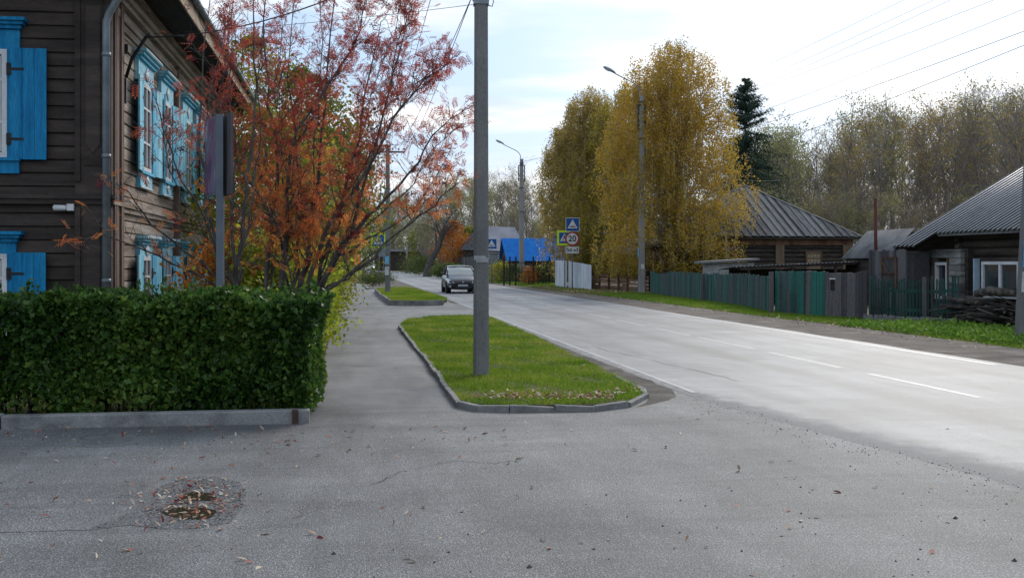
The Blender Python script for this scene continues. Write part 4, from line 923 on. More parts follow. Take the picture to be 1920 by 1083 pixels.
m=MB(); m.box(-.24,.6,-2.5,.0,-.3,2.0); m.build('annex_wall',MLOG,hC)
# windows
W=MB().box(-.30,-.24,-1.60,-1.02,.62,1.58).build('window',MGLASS,hC)
m=MB(); 
for y0,y1,a,b in ((-1.66,-1.58,.58,1.62),(-1.06,-.98,.58,1.62),(-1.58,-1.06,1.54,1.62),(-1.58,-1.06,.58,.66)): m.box(-.39,-.29,y0,y1,a,b)
m.build('frame',MWHITE,W)
m=MB(); m.box(-.40,-.34,-1.72,-1.665,.5,1.75); m.box(-.40,-.34,-.975,-.92,.5,1.75); m.build('casing',MREDW,W)
for y1,y0 in ((-3.1,-4.75),(-7.0,-8.6)):
    W=MB().box(-.11,-.02,y0,y1,.75,1.58).build('window',MGLASS,hC)
    m=MB()
    for a,b,c,d in ((y0-.06,y0+.04,.7,1.64),(y1-.04,y1+.06,.7,1.64),((y0+y1)/2-.05,(y0+y1)/2+.05,.75,1.58),(y0+.04,y1-.04,1.56,1.64),(y0+.04,y1-.04,.68,.76)): m.box(-.16,-.10,a,b,c,d)
    m.build('frame',MWHITE,W)
    m=MB(); m.box(-.30,-.14,y1+.16,y1+.22,.72,1.72); m.build('casing',nm('pale_blue_board',[(.30,.42,.52),(.42,.52,.60)],3,.6),W)
tan=.585
def roofz(x,eave_x=-.5,h=2.44): return h+(x-eave_x)*tan
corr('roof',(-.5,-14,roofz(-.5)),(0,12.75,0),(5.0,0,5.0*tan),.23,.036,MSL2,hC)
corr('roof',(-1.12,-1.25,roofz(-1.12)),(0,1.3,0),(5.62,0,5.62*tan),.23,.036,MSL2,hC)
corr('roof',(9.5,-14,roofz(-.5)),(0,14,0),(-5.0,0,5.0*tan),.155,.026,MSLATED,hC)
m=MB(); m.add([(-1.05,.0,1.95),(9.0,.0,1.95),(9.4,.0,2.4),(4.5,.0,5.25),(-1.05,.0,2.03),(-1.05,.1,1.95),(9.0,.1,1.95),(9.4,.1,2.4),(4.5,.1,5.25),(-1.05,.1,2.03)],[(0,1,2,3,4),(9,8,7,6,5),(0,4,9,5),(4,3,8,9),(3,2,7,8),(2,1,6,7),(1,0,5,6)])
m.build('gable_wall',MLOG,hC)
m=MB(); m.box(-.45,-.40,-14,-1.25,2.36,2.42); m.beam((-1.12,.06,roofz(-1.12)-.03),(4.5,.06,roofz(4.5)-.03),.04,.12); m.build('barge_board',MSLATED,hC)
MB().box(4.2,4.8,-6.3,-5.7,4.6,6.1).build('chimney',nm('brick_chimney',[(.2,.09,.06),(.3,.14,.1)],4,.9),hC)
# ---- grey board gate / shed B beside it
hB=empty('board_shed',RD(15.75,32.4),AN,'small grey board shed with a crossed plank door left of the corrugated roof','shed')
m=MB(); r=rr(5); y=-1.3
while y<.95: m.box(-.03-r.uniform(0,.015),.0,y,y+.14,-.3,1.98+r.uniform(-.04,.03)); y+=.147
m.box(.0,.7,-1.3,1.0,-.3,1.9); m.build('board_wall',MGREYW,hB)
D=MB().box(-.07,-.046,-.75,.1,.9,1.72).build('door',nm('door_dark',[(.035,.032,.032),(.07,.065,.065)],3,.8,island=.3),hB)
m=MB(); m.beam((-.085,-.72,.93),(-.085,.07,1.69),.02,.06,(1,0,0)); m.beam((-.085,-.72,1.30),(-.085,.07,1.30),.02,.05,(1,0,0))
for a,b in ((-.8,-.74),(.09,.15)): m.box(-.09,-.045,a,b,.85,1.78)
m.box(-.09,-.045,-.74,.09,1.72,1.78); m.build('frame',MREDW,D)
bO=RD(0,0)
p0=at(1577,486,47); p1=at(1662,484,43)
hB2=empty('slate_shed',(p1.x,p1.y,0),AN,'low shed under dark corrugated slate with a tall rusty stove pipe','shed')
L2=(Vector((p0.x,p0.y,0))-Vector((p1.x,p1.y,0))).length
corr('roof',(0,0,p1.z),(0,L2,0),(1.15,0,1.12),.16,.025,MSLATED,hB2)
m=MB(); m.box(.15,2.2,.1,L2-.1,-.8,p1.z-.05); m.add([(.15,.1,p1.z-.05),(1.15,.1,p1.z+1.0),(2.2,.1,p1.z-.05),(.15,L2-.1,p1.z-.05),(1.15,L2-.1,p1.z+1.0),(2.2,L2-.1,p1.z-.05)],[(0,1,2)[::-1],(3,4,5),(1,4,5,2)]); m.build('wall',MLOG,hB2)
pb=at(1642,478,44.5); lp=pb-Vector((p1.x,p1.y,0)); lx=lp.x*CA+lp.y*SA; ly=-lp.x*SA+lp.y*CA
MB().tube([(lx,ly,lp.z-.6),(lx,ly,lp.z+.2),(lx-.01,ly,1.6+(493-372)/F*44.5)],.065,10).build('stove_pipe',MPIPE,hB2)
# ---- house A with hipped board roof behind the birches
hA=empty('log_house',RD(23.0,59.4),AN,'brown log house with a hipped roof of grey boards behind the golden birch','house')
ez=3.0; az=6.25; X=4.5; ya=6.6
def hipboards(m,A,B,C,pw=.21,th=.035,lift=.0):
    """cover triangle / trapezoid A-B (eave) up to apex line with boards running upslope"""
    A=Vector(A);B=Vector(B);C=Vector(C); e=(B-A); L=e.length; e=e/L; n=e.cross(C-A).normalized()
    if n.z<0:n=-n
    up=n.cross(e).normalized(); up=up if up.z>0 else -up
    ca=(C-A).dot(e); H=(C-A).dot(up); r=rr(int(L*100)); k=int(L/pw)
    for i in range(k):
        a0=L*i/k; a1=L*(i+1)/k; 
        def hh(a): return max(.02,H*(a/ca if a<ca else (L-a)/(L-ca)))
        lay=(i%2)*.04+r.uniform(0,.012)+lift; g=.012*(i%2)
        q=[A+e*(a0-g),A+e*(a1+g),A+e*(a1+g)+up*hh(min(a1,L-.01)),A+e*(a0-g)+up*hh(max(a0,.01))]
        m.hexa([x+n*lay for x in q]+[x+n*(lay+th) for x in q])
m=MB(); Cc=(0,ya,az)
hipboards(m,(-X,0,ez),(X,0,ez),Cc); hipboards(m,(X,0,ez),(X,2*ya,ez),Cc); hipboards(m,(X,2*ya,ez),(-X,2*ya,ez),Cc); hipboards(m,(-X,2*ya,ez),(-X,0,ez),Cc)
for s,t_ in ((1,0),(1,2*ya),(-1,0),(-1,2*ya)): m.beam((s*X,t_,ez+.05),(0,ya,az+.07),.18,.06)
m.build('roof',MROOFB,hA)
m=MB(); m.box(-X+.05,X-.05,.05,2*ya-.05,ez-.10,ez-.02); m.build('eaves',MLOG,hA)
m=MB(); logs(m,(-X+.45,.5),(X-.45,.5),-.5,ez-.4,.24,(0,-1)); m.box(-X+.45,X-.45,.52,.8,-.5,ez-.1); logs(m,(X-.45,.5),(X-.45,2*ya-.5),-.5,ez-.1,.24,(1,0)); m.box(X-.7,X-.45,.5,2*ya-.5,-.5,ez-.1); m.box(-X+.45,-X+.7,.5,2*ya-.5,-.5,ez-.1); m.build('log_wall',MLOG,hA)
m=MB(); m.box(-X+.4,X-.4,.33,.5,ez-.42,ez-.12); m.build('top_beam',MREDW,hA)
for a,b in ((-.30,.18),(X-.95,X-.42),(-X+.42,-X+.8)):
    MB().box(a,b,.28,.5,-.5,ez-.42).build('wall_post',nm('wall_post_wood',[(.10,.065,.04),(.17,.12,.08)],3,.8,.4,20,(3,3,.4),speck=.3),hA)
W=MB().box(1.5,2.28,.36,.42,.8,2.18).build('window',nm('boarded_window',[(.12,.09,.06),(.2,.16,.11)],8,.8),hA)
m=MB(); m.box(1.42,1.50,.33,.41,.7,2.26); m.box(2.28,2.36,.33,.41,.7,2.26); m.box(1.5,2.28,.33,.41,2.18,2.26); m.build('frame',MREDW,W)
m=MB(); x=-X+.85
while x<-2.5: m.box(x,x+.15,.24,.30,-.5,ez-.45); x+=.157
m.build('board_cladding',MREDW,hA)
m=MB(); 
for i in range(4):
    for j in range(5): m.lathe((1.62+i*.18,.35,.95+j*.26),[(.07,0),(.065,.02)],8,'y')
m.build('stacked_wood',nm('log_face',[(.25,.18,.11),(.33,.26,.18)],6,.8),W)
sh=empty('plank_shed',RD(15.9,60.2),AN,'red-brown plank outbuilding seen between the birch trunks','shed')
m=MB(); r=rr(9); x=0
while x<2.1: m.box(x,x+.13,-.04-r.uniform(0,.02),0,-.5,2.5+r.uniform(-.05,.05)); x+=.137
m.box(0,2.2,0,3,-.5,2.45); m.build('wall',MREDW,sh)
m=MB(); m.hexa([(-.3,-.4,2.5),(2.4,-.4,2.5),(2.4,3.2,2.9),(-.3,3.2,2.9),(-.3,-.4,2.56),(2.4,-.4,2.56),(2.4,3.2,2.96),(-.3,3.2,2.96)]); m.build('roof',MROOFB,sh)
# ---- white brick shed with slab roof
ws=empty('brick_shed',RD(15.3,48.1),AN,'small whitewashed brick shed with a thin slab roof above the green fence','shed')
m=MB(); m.box(0,2.0,0,1.0,-.6,1.62); r=rr(2)
for k in range(14):
    for i in range(9):
        x0=i*.22+(k%2)*.11; x1=min(2.0,x0+.21)
        if x1>x0+.03: m.box(x0,x1,-.012-r.uniform(0,.012),0,-.4+k*.145,-.4+k*.145+.13)
m.build('wall',MBRICKW,ws)
m=MB(); m.hexa([(-.35,-.3,1.58),(2.15,-.3,1.72),(2.15,1.15,1.72),(-.35,1.15,1.58),(-.35,-.3,1.67),(2.15,-.3,1.81),(2.15,1.15,1.81),(-.35,1.15,1.67)]); m.build('roof',MSLATED,ws)
# ---- long lean-to roof behind the gate
lt=empty('lean_to',RD(14.75,43.3),AN,'long low lean-to of old slate running behind the grey-green gate','lean-to')
corr('roof',(0,0,1.46),(6.4,0,.26),(0,2.2,-.12),.16,.022,MSLATED,lt)
m=MB(); m.hexa([(.3,.06,1.32),(6.05,.06,1.60),(6.05,.12,1.60),(.3,.12,1.32),(.3,.06,1.42),(6.05,.06,1.70),(6.05,.12,1.70),(.3,.12,1.42)])
m.box(.5,6.0,2.0,2.1,-.6,1.35); 
m.build('back_boards',MLOG,lt)
for x in (.6,2.4,4.2,5.9): MB().box(x,x+.1,.1,.2,-.6,1.36+x*.045).build('post',MLOG,lt)
# ---- fences: boards follow foot and top lines read in the scene
def fence(name,pts,bw,gap,th,mat,label,seed=1,jit=.03,lean=.02,rails=(),post=None,cat='fence',pal=None,side=1,extra=None,lift=0):
    """pts: (px_foot, py_foot, py_top). boards in one mesh, rails and posts as parts"""
    r=rr(seed); Q=[]
    for px,pf,pt in pts:
        Y=F*CH/(pf-493); g=at(px,pf,Y); g.z=0; Q.append((g,CH-(pt-493)/F*Y))
    root=empty(name,Q[0][0],0,label,cat); o=Q[0][0]; m=MB(); rm=MB(); mats=[mat]+(pal or [])
    acc=0
    for (a,ha),(b,hb) in zip(Q[:-1],Q[1:]):
        d=b-a; L=d.length; d=d/L; nn=Vector((-d.y,d.x,0)); s=acc
        while s<L:
            w_=bw*r.uniform(.8,1.2); c=a+d*s-o; c2=a+d*min(s+w_,L+.05)-o; h=ha+(hb-ha)*s/L+r.uniform(-jit,jit); l=d*r.gauss(0,lean); k=nn*r.uniform(0,.015)
            if pal: m.mi=r.choice([0,0,0]+list(range(1,len(mats)))) 
            zb=lift+Vector((0,0,0)).z-.05 if not lift else lift
            B=[c+k,c2+k,c2+k+nn*th,c+k+nn*th]
            m.hexa([x+Vector((0,0,zb)) for x in B]+[x+l+Vector((0,0,h+(r.uniform(-.012,.012)))) for x in B]); s+=w_+gap
        acc=s-L
        for z in rails:
            rm=MB(); rm.beam(a-o+Vector((0,0,z*ha))-nn*.03*side,b-o+Vector((0,0,z*hb))-nn*.03*side,.03,.09); rm.build('rail',extra or mat,root)
    m.build('boards',mats,root)
    if post:
        for px,pf,pt,pw in post:
            Y=F*CH/(pf-493); g=at(px,pf,Y); g.z=0; g=g-o; h=CH-(pt-493)/F*Y
            MB().box(g.x-pw/2,g.x+pw/2,g.y-pw/2,g.y+pw/2,-.1,h).build('post',MGREYW,root)
    return root
fence('board_fence',[(1219,551,508),(1233,553,513),(1246,555,514),(1251,556,509),(1300,562,511),(1350,569,514),(1400,577,515),(1447,586,519)],.13,.008,.022,MGREEN,'long sagging fence of faded green boards below the birch and brown house',3,.045,.04,post=[(1316,565,512,.1),(1446,587,509,.13)])
fence('gate',[(1453,586,508),(1506,591,508)],.14,.004,.022,MGREEN,'green board gate between two grey posts in the middle of the fence',8,.01,.004,rails=(.25,.85),cat='gate',side=-1,post=[(1479,589,545,.05)],pal=[MGREEN2])
fence('board_fence',[(1509,591,508),(1517,592,508)],.16,.0,.05,MGREYW,'broad grey gatepost boards just right of the green gate',4,.01,.004,cat='gatepost')
gf=fence('board_fence',[(1519,592.5,509),(1536,593.5,509),(1545,594,510)],.13,.004,.022,MGREEN2,'short run of bright green boards beside the green gate',5,.015,.006)
fence('board_fence',[(1546,594,511),(1559,595,512),(1595,597,511),(1624,599,509)],.17,.004,.022,MGREYW,'plain dark grey board fence with a small letterbox on it',6,.012,.006,rails=(),pal=[])
lb=at(1559,528,33.2); b=empty('letterbox',(lb.x,lb.y-.07,lb.z-.15),0,'small dark letterbox with a pale top on the grey boards','letterbox')
MB().box(-.06,.06,-.06,.02,-.1,.22).build('box_body',MBLACK,b); MB().box(-.075,.075,-.08,.03,.22,.25).build('lid',MWHITE,b)
pf=fence('picket_fence',[(1632,596,517),(1662,598,524),(1700,600,524),(1726,601,523),(1760,602,526),(1797,604,517)],.05,.055,.02,MPICK,'dark green picket fence leaning in front of the pale plank wall',7,.05,.03,rails=(.25,.72),post=[(1733,601.5,519,.09)],side=-1)
sb=fence('slate_edging',[(1617,600,588),(1670,603,592),(1720,606,595),(1792,610,598)],.13,.012,.02,MSLATED,'row of upright slate offcuts along the foot of the picket fence',9,.02,.03,cat='edging')
# brown slat fence, white sheet fence, iron fence
r=rr(11)
def hfence(name,pa,pb,slats,mat,label,posts,pmat,pw=.12):
    (xa,fa,ta),(xb,fb,tb)=pa,pb; Ya=F*CH/(fa-493); Yb=F*CH/(fb-493); A=at(xa,fa,Ya);B=at(xb,fb,Yb); A.z=B.z=0; root=empty(name,A,0,label,'fence')
    ha=CH-(ta-493)/F*Ya; hb=CH-(tb-493)/F*Yb; m=MB(); d=B-A
    for k in range(slats):
        z=.08+k/(slats)*(1-.05); m.beam(Vector((0,.03,z*ha)),d+Vector((0,.03,z*hb)),.022,ha/slats*.62)
    m.build('slats',mat,root)
    for p in posts:
        f=(p-xa)/(xb-xa); Y=1/(1/Ya+(1/Yb-1/Ya)*f); g=at(p,0,Y)-A; h=ha+(hb-ha)*f+r.uniform(-.03,.1)
        MB().box(g.x-pw/2,g.x+pw/2,g.y-pw/2-.04,g.y+pw/2-.04,-.1,h).build('post',pmat,root)
    return root
MREDP=nm('red_brown_slats',[(.13,.06,.04),(.22,.12,.085),(.28,.17,.12)],2,.8,island=.5,speck=.2)
hfence('slat_fence',(1092,543,509),(1216,550.5,514),5,MREDP,'brown fence of horizontal slats with dark posts beneath the birches',(1094,1108,1124,1142,1160,1177,1200),MREDW,.14)
fence('sheet_fence',[(1041,538,488),(1062,541,489),(1108,545,497)],.42,.02,.02,MWSHEET,'white sheet-metal fence behind the road signs',12,.01,.0)
root=empty('iron_fence',at(944,535,82)*1.0,0,'thin black iron fence before the blue-roofed house','fence'); root.location.z=0; o=root.location
for px in (945,956,967,1000,1030): 
    g=at(px,0,82)-o; MB().box(g.x-.06,g.x+.06,-.06,.06,-.1,2.05).build('post',MBLACK,root)
m=MB(); g=at(1040,0,82)-o
for z in (.3,1.0,1.6): m.beam((0,0,z),(g.x,0,z),.03,.04)
x=0
while x<g.x: m.box(x,x+.025,-.012,.012,.1,1.7); x+=.22
m.build('bars',MBLACK,root)
# ---- far buildings
def fard(px,Y): return (px-663)*Y*CA/F
bh=empty('blue_roofed_house',RD(fard(952,95),94),AN,'small brown house with a bright blue metal roof','house')
W_=fard(1062,95)-fard(952,95)
m=MB()
for sg,y0_ in ((1,0),(-1,5.2)):
    q=[Vector((-.1,y0_,1.75)),Vector((W_-.1,y0_,1.75)),Vector((W_-.25,2.6,3.65)),Vector((-.25,2.6,3.65))]; up=Vector((0,0,.05)); m.hexa([*(q if sg>0 else q[::-1]),*[v+up for v in (q if sg>0 else q[::-1])]])
    for k in range(24):
        f=(k+.5)/24; a_=q[0].lerp(q[1],f)+up; b_=q[3].lerp(q[2],f)+up; m.beam(a_,b_,.05,.05)
m.build('roof',MBLUER,bh)
m=MB(); m.box(.1,W_-.2,.3,4.9,-.5,1.78); m.add([(.1,.3,1.78),(.1,4.9,1.78),(.1,2.6,3.5),(W_-.2,.3,1.78),(W_-.2,4.9,1.78),(W_-.2,2.6,3.5)],[(0,1,2)[::-1],(3,4,5),(0,2,5,3),(1,4,5,2)]); m.build('wall',MFARW,bh)
W=MB().box(.35,1.75,.26,.30,.4,1.35).build('window',MGLASS,bh)
m=MB()
for a in (.35,.8,1.25,1.7): m.box(a-.04,a+.04,.22,.26,.4,1.35)
for z in (.4,.72,1.03,1.35): m.box(.31,1.79,.22,.26,z-.04,z+.04)
m.build('frame',MWHITE,W)
gh=empty('metal_roofed_house',RD(fard(914,120),119),AN,'grey building with a pale lilac metal roof behind the blue roof','house')
W_=fard(990,120)-fard(914,120)
m=MB(); m.hexa([(0,0,2.85),(W_,0,2.75),(W_-.9,3.2,5.35),(.15,3.2,5.5),(0,0,2.93),(W_,0,2.83),(W_-.9,3.2,5.43),(.15,3.2,5.58)]); m.hexa([(W_,6.4,2.75),(0,6.4,2.85),(.15,3.25,5.5),(W_-.9,3.25,5.35),(W_,6.4,2.83),(0,6.4,2.93),(.15,3.25,5.58),(W_-.9,3.25,5.43)]); m.build('roof',MROOFL,gh)
m=MB(); m.box(.2,W_-.9,.4,6,-.5,2.8); m.add([(.2,.4,2.8),(.2,6,2.8),(.2,3.2,5.4),(W_-.9,.4,2.8),(W_-.9,6,2.8),(W_-.9,3.2,5.25)],[(0,1,2)[::-1],(3,4,5)]); m.build('wall',MGREYW,gh)
m=MB(); 
for z in (2.1,2.35,2.6): m.box(.1,W_-.9,.34,.38,z,z+.1)
m.build('pale_boards',MWHITE,gh)
dr=empty('slatted_roof_house',RD(fard(1000,108),107),AN,'old house with a collapsing slatted roof between the blue roof and the birches','house')
m=MB(); 
for k in range(16): 
    y=-1.8+k*.34; m.hexa([(-.2,y,2.7),(-.2,y+.2,2.7),(3.6,y+.2,5.2),(3.6,y,5.2),(-.2,y,2.76),(-.2,y+.2,2.76),(3.6,y+.2,5.26),(3.6,y,5.26)])
m.hexa([(-.2,-2.0,2.6),(-.2,3.6,2.6),(3.6,3.6,5.1),(3.6,-2.0,5.1),(-.2,-2.0,2.64),(-.2,3.6,2.64),(3.6,3.6,5.14),(3.6,-2.0,5.14)])
m.build('roof',MROOFB,dr); m=MB(); m.box(0,7,-1.9,3.5,-.5,2.6); m.add([(0,-1.9,2.6),(7,-1.9,2.6),(3.6,-1.9,5.0),(0,3.5,2.6),(7,3.5,2.6),(3.6,3.5,5.0)],[(0,1,2),(3,5,4),(1,4,5,2)]); m.build('wall',MLOG,dr)
dh=empty('dark_house',RD(fard(866,150),149),AN,'dark cottage with a mossy roof half hidden by the big near pole','house')
W_=fard(905,150)-fard(866,150)+1.5
m=MB(); m.add([(-.3,-.3,3.3),(W_,-.3,3.3),(W_,5,3.3),(-.3,5,3.3),(1.6,2.3,5.6),(W_-.5,2.3,5.7)],[(0,1,5,4),(1,2,5),(2,3,4,5),(3,0,4),(3,2,1,0)]); m.build('roof',MROOFB,dh)
m=MB(); m.box(0,W_-.3,0,4.7,-.5,3.3); m.build('wall',MLOG,dh); MB().box(.8,1.9,-.04,0,1.2,2.4).build('window',MGLASS,dh)
fence('grey_fence',[(822,513.5,481),(872,516.5,482),(905,519,480)],.5,.03,.03,MGREYW,'far grey board fence seen above the dark car',13,.02,.0)
MB().box(-.35,.35,-.3,.3,-.2,2.3).build('grey_cabinet',nm('cabinet_grey',[(.16,.18,.18),(.22,.24,.24)],3,.6),label='tall plain grey metal cabinet beside the small hump sign',cat='cabinet').location=at(926,0,100)*1.0-Vector((0,0,at(926,0,100).z))
fr=empty('flat_roofed_shelter',RD(fard(700,250),250),AN,'long low shelter with a pale flat roof beyond the bend of the road','shelter')
m=MB(); m.box(0,12,0,4,4.1,4.6); m.build('roof',MROOFL,fr); MB().box(.3,11.7,.5,3.8,-.5,4.1).build('wall',MLOG,fr)
# ---- heap of branches and logs before the log wall
wp=empty('wood_heap',at(1866,0,29.6)-Vector((0,0,at(1866,0,29.6).z)),AN,'untidy heap of logs and cut branches under the white-framed window','wood heap')
m=MB(); r=rr(14)
for i in range(130):
    x=r.uniform(-.45,.5); y=r.uniform(-1.4,1.6); z=r.uniform(.02,.62)*(1-.3*abs(y)/1.6); L=r.uniform(.4,1.5); a=r.gauss(0,.5)+PI/2; dz=r.gauss(0,.16); q=r.choice([.012,.015,.02,.03,.05])
    m.tube([(x,y,z),(x+math.cos(a)*L*.5,y+math.sin(a)*L*.5,z+dz*.5+r.gauss(0,.03)),(x+math.cos(a)*L,y+math.sin(a)*L,max(.02,z+dz))],[q,q*.8,q*.6],6)
m.build('branches',MWOODP,wp)
m=MB()
for i in range(16):
    x=r.uniform(-.35,.3); y=r.uniform(-1.0,.4); z=.08+.16*(i//4); m.tube([(x,y,z),(x+r.gauss(0,.1),y+1.3,z+r.gauss(0,.04))],r.uniform(.06,.1),9)
m.build('logs',MWOODP,wp)
m=MB(); m.tube([(-.2,-1.3,.84),(-.15,.0,.88),(-.1,.7,.80)],[.08,.13,.10],10); m.build('thick_log',MWOODP,wp)
# ================================================================ hedge
MHEDGE=leafmat('hedge_leaf',[(.02,.048,.012),(.042,.10,.018),(.085,.175,.028),(.20,.28,.05)],1.3,.38,.5,rough=.4)
MHSTEM=nm('hedge_stem',[(.05,.035,.028),(.10,.075,.06)],8,.85)
rng=np.random.default_rng(21)
def hedge_pts(n,x0,x1,y0,y1,z0,z1,rng,shell=.75):
    """points in a box, most of them near its faces, in local coordinates, with bulges and thin spots"""
    P=rng.uniform([x0,y0,z0],[x1,y1,z1],(n,3)); k=int(n*shell); f=rng.choice(4,k,p=[.42,.10,.30,.18])
    dpt=np.abs(rng.normal(0,.085,k))
    P[:k][f==0,1]=y0+dpt[f==0]; P[:k][f==1,1]=y1-dpt[f==1]; P[:k][f==2,2]=z1-dpt[f==2]*.8; P[:k][f==3,0]=x1-dpt[f==3]
    b=.07*np.sin(P[:,0]*3.1)+.06*np.sin(P[:,0]*7.3+P[:,2]*4)+.03*np.sin(P[:,2]*9+P[:,1]*5)
    fr=np.clip(1-(P[:,1]-y0)/.4,0,1); P[:,1]-=b*fr; tp=np.clip(1-(z1-P[:,2])/.3,0,1); P[:,2]+=tp*(.05*np.sin(P[:,0]*4.7)+.035*np.sin(P[:,0]*11+P[:,1]*7))
    ex=np.clip(1-(x1-P[:,0])/.35,0,1); P[:,0]+=ex*(.05*np.sin(P[:,2]*6)+.10*(P[:,2]-.6))
    # thin, gappy foot
    hole=np.sin(P[:,0]*4.1+.7)*np.sin(P[:,2]*6+P[:,0]*1.3); keep=rng.random(n)<np.clip(.38+1.05*(P[:,2]-z0)/.5+.4*np.sin(P[:,0]*5.3+1)-.9*np.clip(hole-.3,0,1),.08,1); return P[keep]
he=empty('hedge',(0,0,0),R(3.2),'thick dark green clipped hedge standing behind the pale kerb','hedge')
he.location=(-2.07,11.95,0)
P=hedge_pts(84000,-7.3,.0,-.34,.95,.08,1.25,rng)
leaves('foliage',P,.054,MHEDGE,he,LOBE,22,np.array([0,-.35,.25]),1.,.4,.35)
S=[]; r=rr(40)
for i in range(300):
    x=r.uniform(-7.3,0); y=r.uniform(-.28,.9); L_=abs(r.gauss(.06,.07)); dx=r.gauss(0,.3)
    for k in range(int(3+L_*70)): f=k/(3+L_*70); S.append((x+dx*L_*f,y+r.gauss(0,.01),1.22+L_*1.2*f))
leaves('shoots',np.array(S),.042,MHEDGE,he,LOBE,29,np.array([0,0,.5]),1.,.4,.3)
m=MB(); r=rr(4)
for i in range(240):
    x=r.uniform(-7.2,-.1); y=r.uniform(-.1,.7); p=Vector((x,y,-.05)); P_=[p]; q=Vector((r.gauss(0,.12),r.gauss(0,.08),1)).normalized()
    for k in range(5): P_.append(P_[-1]+q*.22); q=(q+Vector((r.gauss(0,.18),r.gauss(0,.14),.1))).normalized()
    m.tube(P_,[.012,.011,.009,.007,.005,.003],5,cap=False)
m.build('stems',MHSTEM,he)
# hedge continues along the pavement
he2=empty('hedge',RD(-.62,12.6),AN,'narrower yellowing hedge running back along the pavement edge','hedge')
MHEDGE2=leafmat('hedge_leaf_turning',[(.018,.05,.01),(.05,.11,.015),(.13,.17,.02),(.28,.24,.03)],1.4,.35,.45)
q=rng.uniform([-.75,0,.05],[.0,9.5,1.12],(16000,3)); q[:,0]+=.07*np.sin(q[:,1]*3)+.06*np.sin(q[:,2]*7+q[:,1]*2)
leaves('foliage',q,.055,MHEDGE2,he2,LOBE,23,None,1.,.4,.3)
m=MB()
for i in range(60):
    x=r.uniform(-.6,-.05); y=r.uniform(0,9.4); m.tube([(x,y,-.05),(x+r.gauss(0,.05),y+r.gauss(0,.08),.5),(x+r.gauss(0,.1),y+r.gauss(0,.12),1.0)],[.012,.009,.004],5,cap=False)
m.build('stems',MHSTEM,he2)
# soil and low greenery behind the hedge (garden ground)
sheet('garden_soil',[(-12,12.3),(-.5,12.3),(-.5,60),(-12,60)],-.02,MSOIL,kind='structure')
grass('garden_grass',[tuple(RD(d,t))[:2] for d,t in ((-3.7,12.6),(-.55,12.6),(-.55,60),(-3.7,60))],26000,.14,.010,MGRASSR,-.02,31,kind='stuff',label='rough grass in the narrow garden between the house and the pavement',cat='grass')
# ================================================================ rowans
MROWAN=leafmat('rowan_leaf',[(.30,.055,.07),(.43,.085,.07),(.63,.17,.065),(.78,.29,.07),(.88,.50,.10)],1.3,.62,.45,.1,.9,zr=(4.4,1.2,.42))
MBARK=nm('rowan_bark',[(.045,.038,.034),(.085,.075,.068),(.14,.125,.11)],7,.85,.4,40,(2,2,.5),speck=.2)
MBERRY=nm('rowan_berries',[(.14,.008,.015),(.24,.015,.02)],9,.4)
def pinnate():
    """one rowan leaf: pairs of leaflets on a drooping stalk, unit length"""
    polys=[]
    for i in range(5):
        y=.22+i*.17; 
        for s in (-1,1):
            b=np.array([0,y,-.1*y*y]); tip=b+np.array([s*.30,.16,-.07]); sd=np.array([s*.0,.085,0]); md=(b+tip)/2
            polys.append([b,md-sd*.72,tip,md+sd*.72])
    b=np.array([0,1.0,-.12]); polys.append([b,b+[.045,.13,-.02],b+[0,.28,-.08],b+[-.045,.13,-.02]])
    polys.append([np.array([-.008,0,0]),np.array([.008,0,0]),np.array([.006,1.02,-.12]),np.array([-.006,1.02,-.12])])
    return np.array(polys)      # (12,4,3)
PIN=pinnate()
def pinleaves(name,P,D,size,mat,parent,seed,droop=.5,**kw):
    rng=np.random.default_rng(seed); P=np.asarray(P,float); D=np.asarray(D,float); n=len(P)
    a=D*.7+rng.normal(size=(n,3))*.75; a[:,2]-=droop*rng.random(n); a/=np.linalg.norm(a,axis=1,keepdims=True)
    up=np.tile([0,0,1.],(n,1))+rng.normal(size=(n,3))*.5; b=np.cross(a,up); b/=np.linalg.norm(b,axis=1,keepdims=True); c=np.cross(b,a)
    s=size*rng.uniform(.6,1.25,n); T=PIN.reshape(-1,3)
    V=P[:,None,:]+(b[:,None,:]*T[None,:,0:1]+a[:,None,:]*T[None,:,1:2]+c[:,None,:]*T[None,:,2:3])*s[:,None,None]
    # one island per leaf: add the stalk so that every leaflet keeps its own tint
    return rawmesh(name,V.reshape(-1,3),4,mat,parent,**kw)
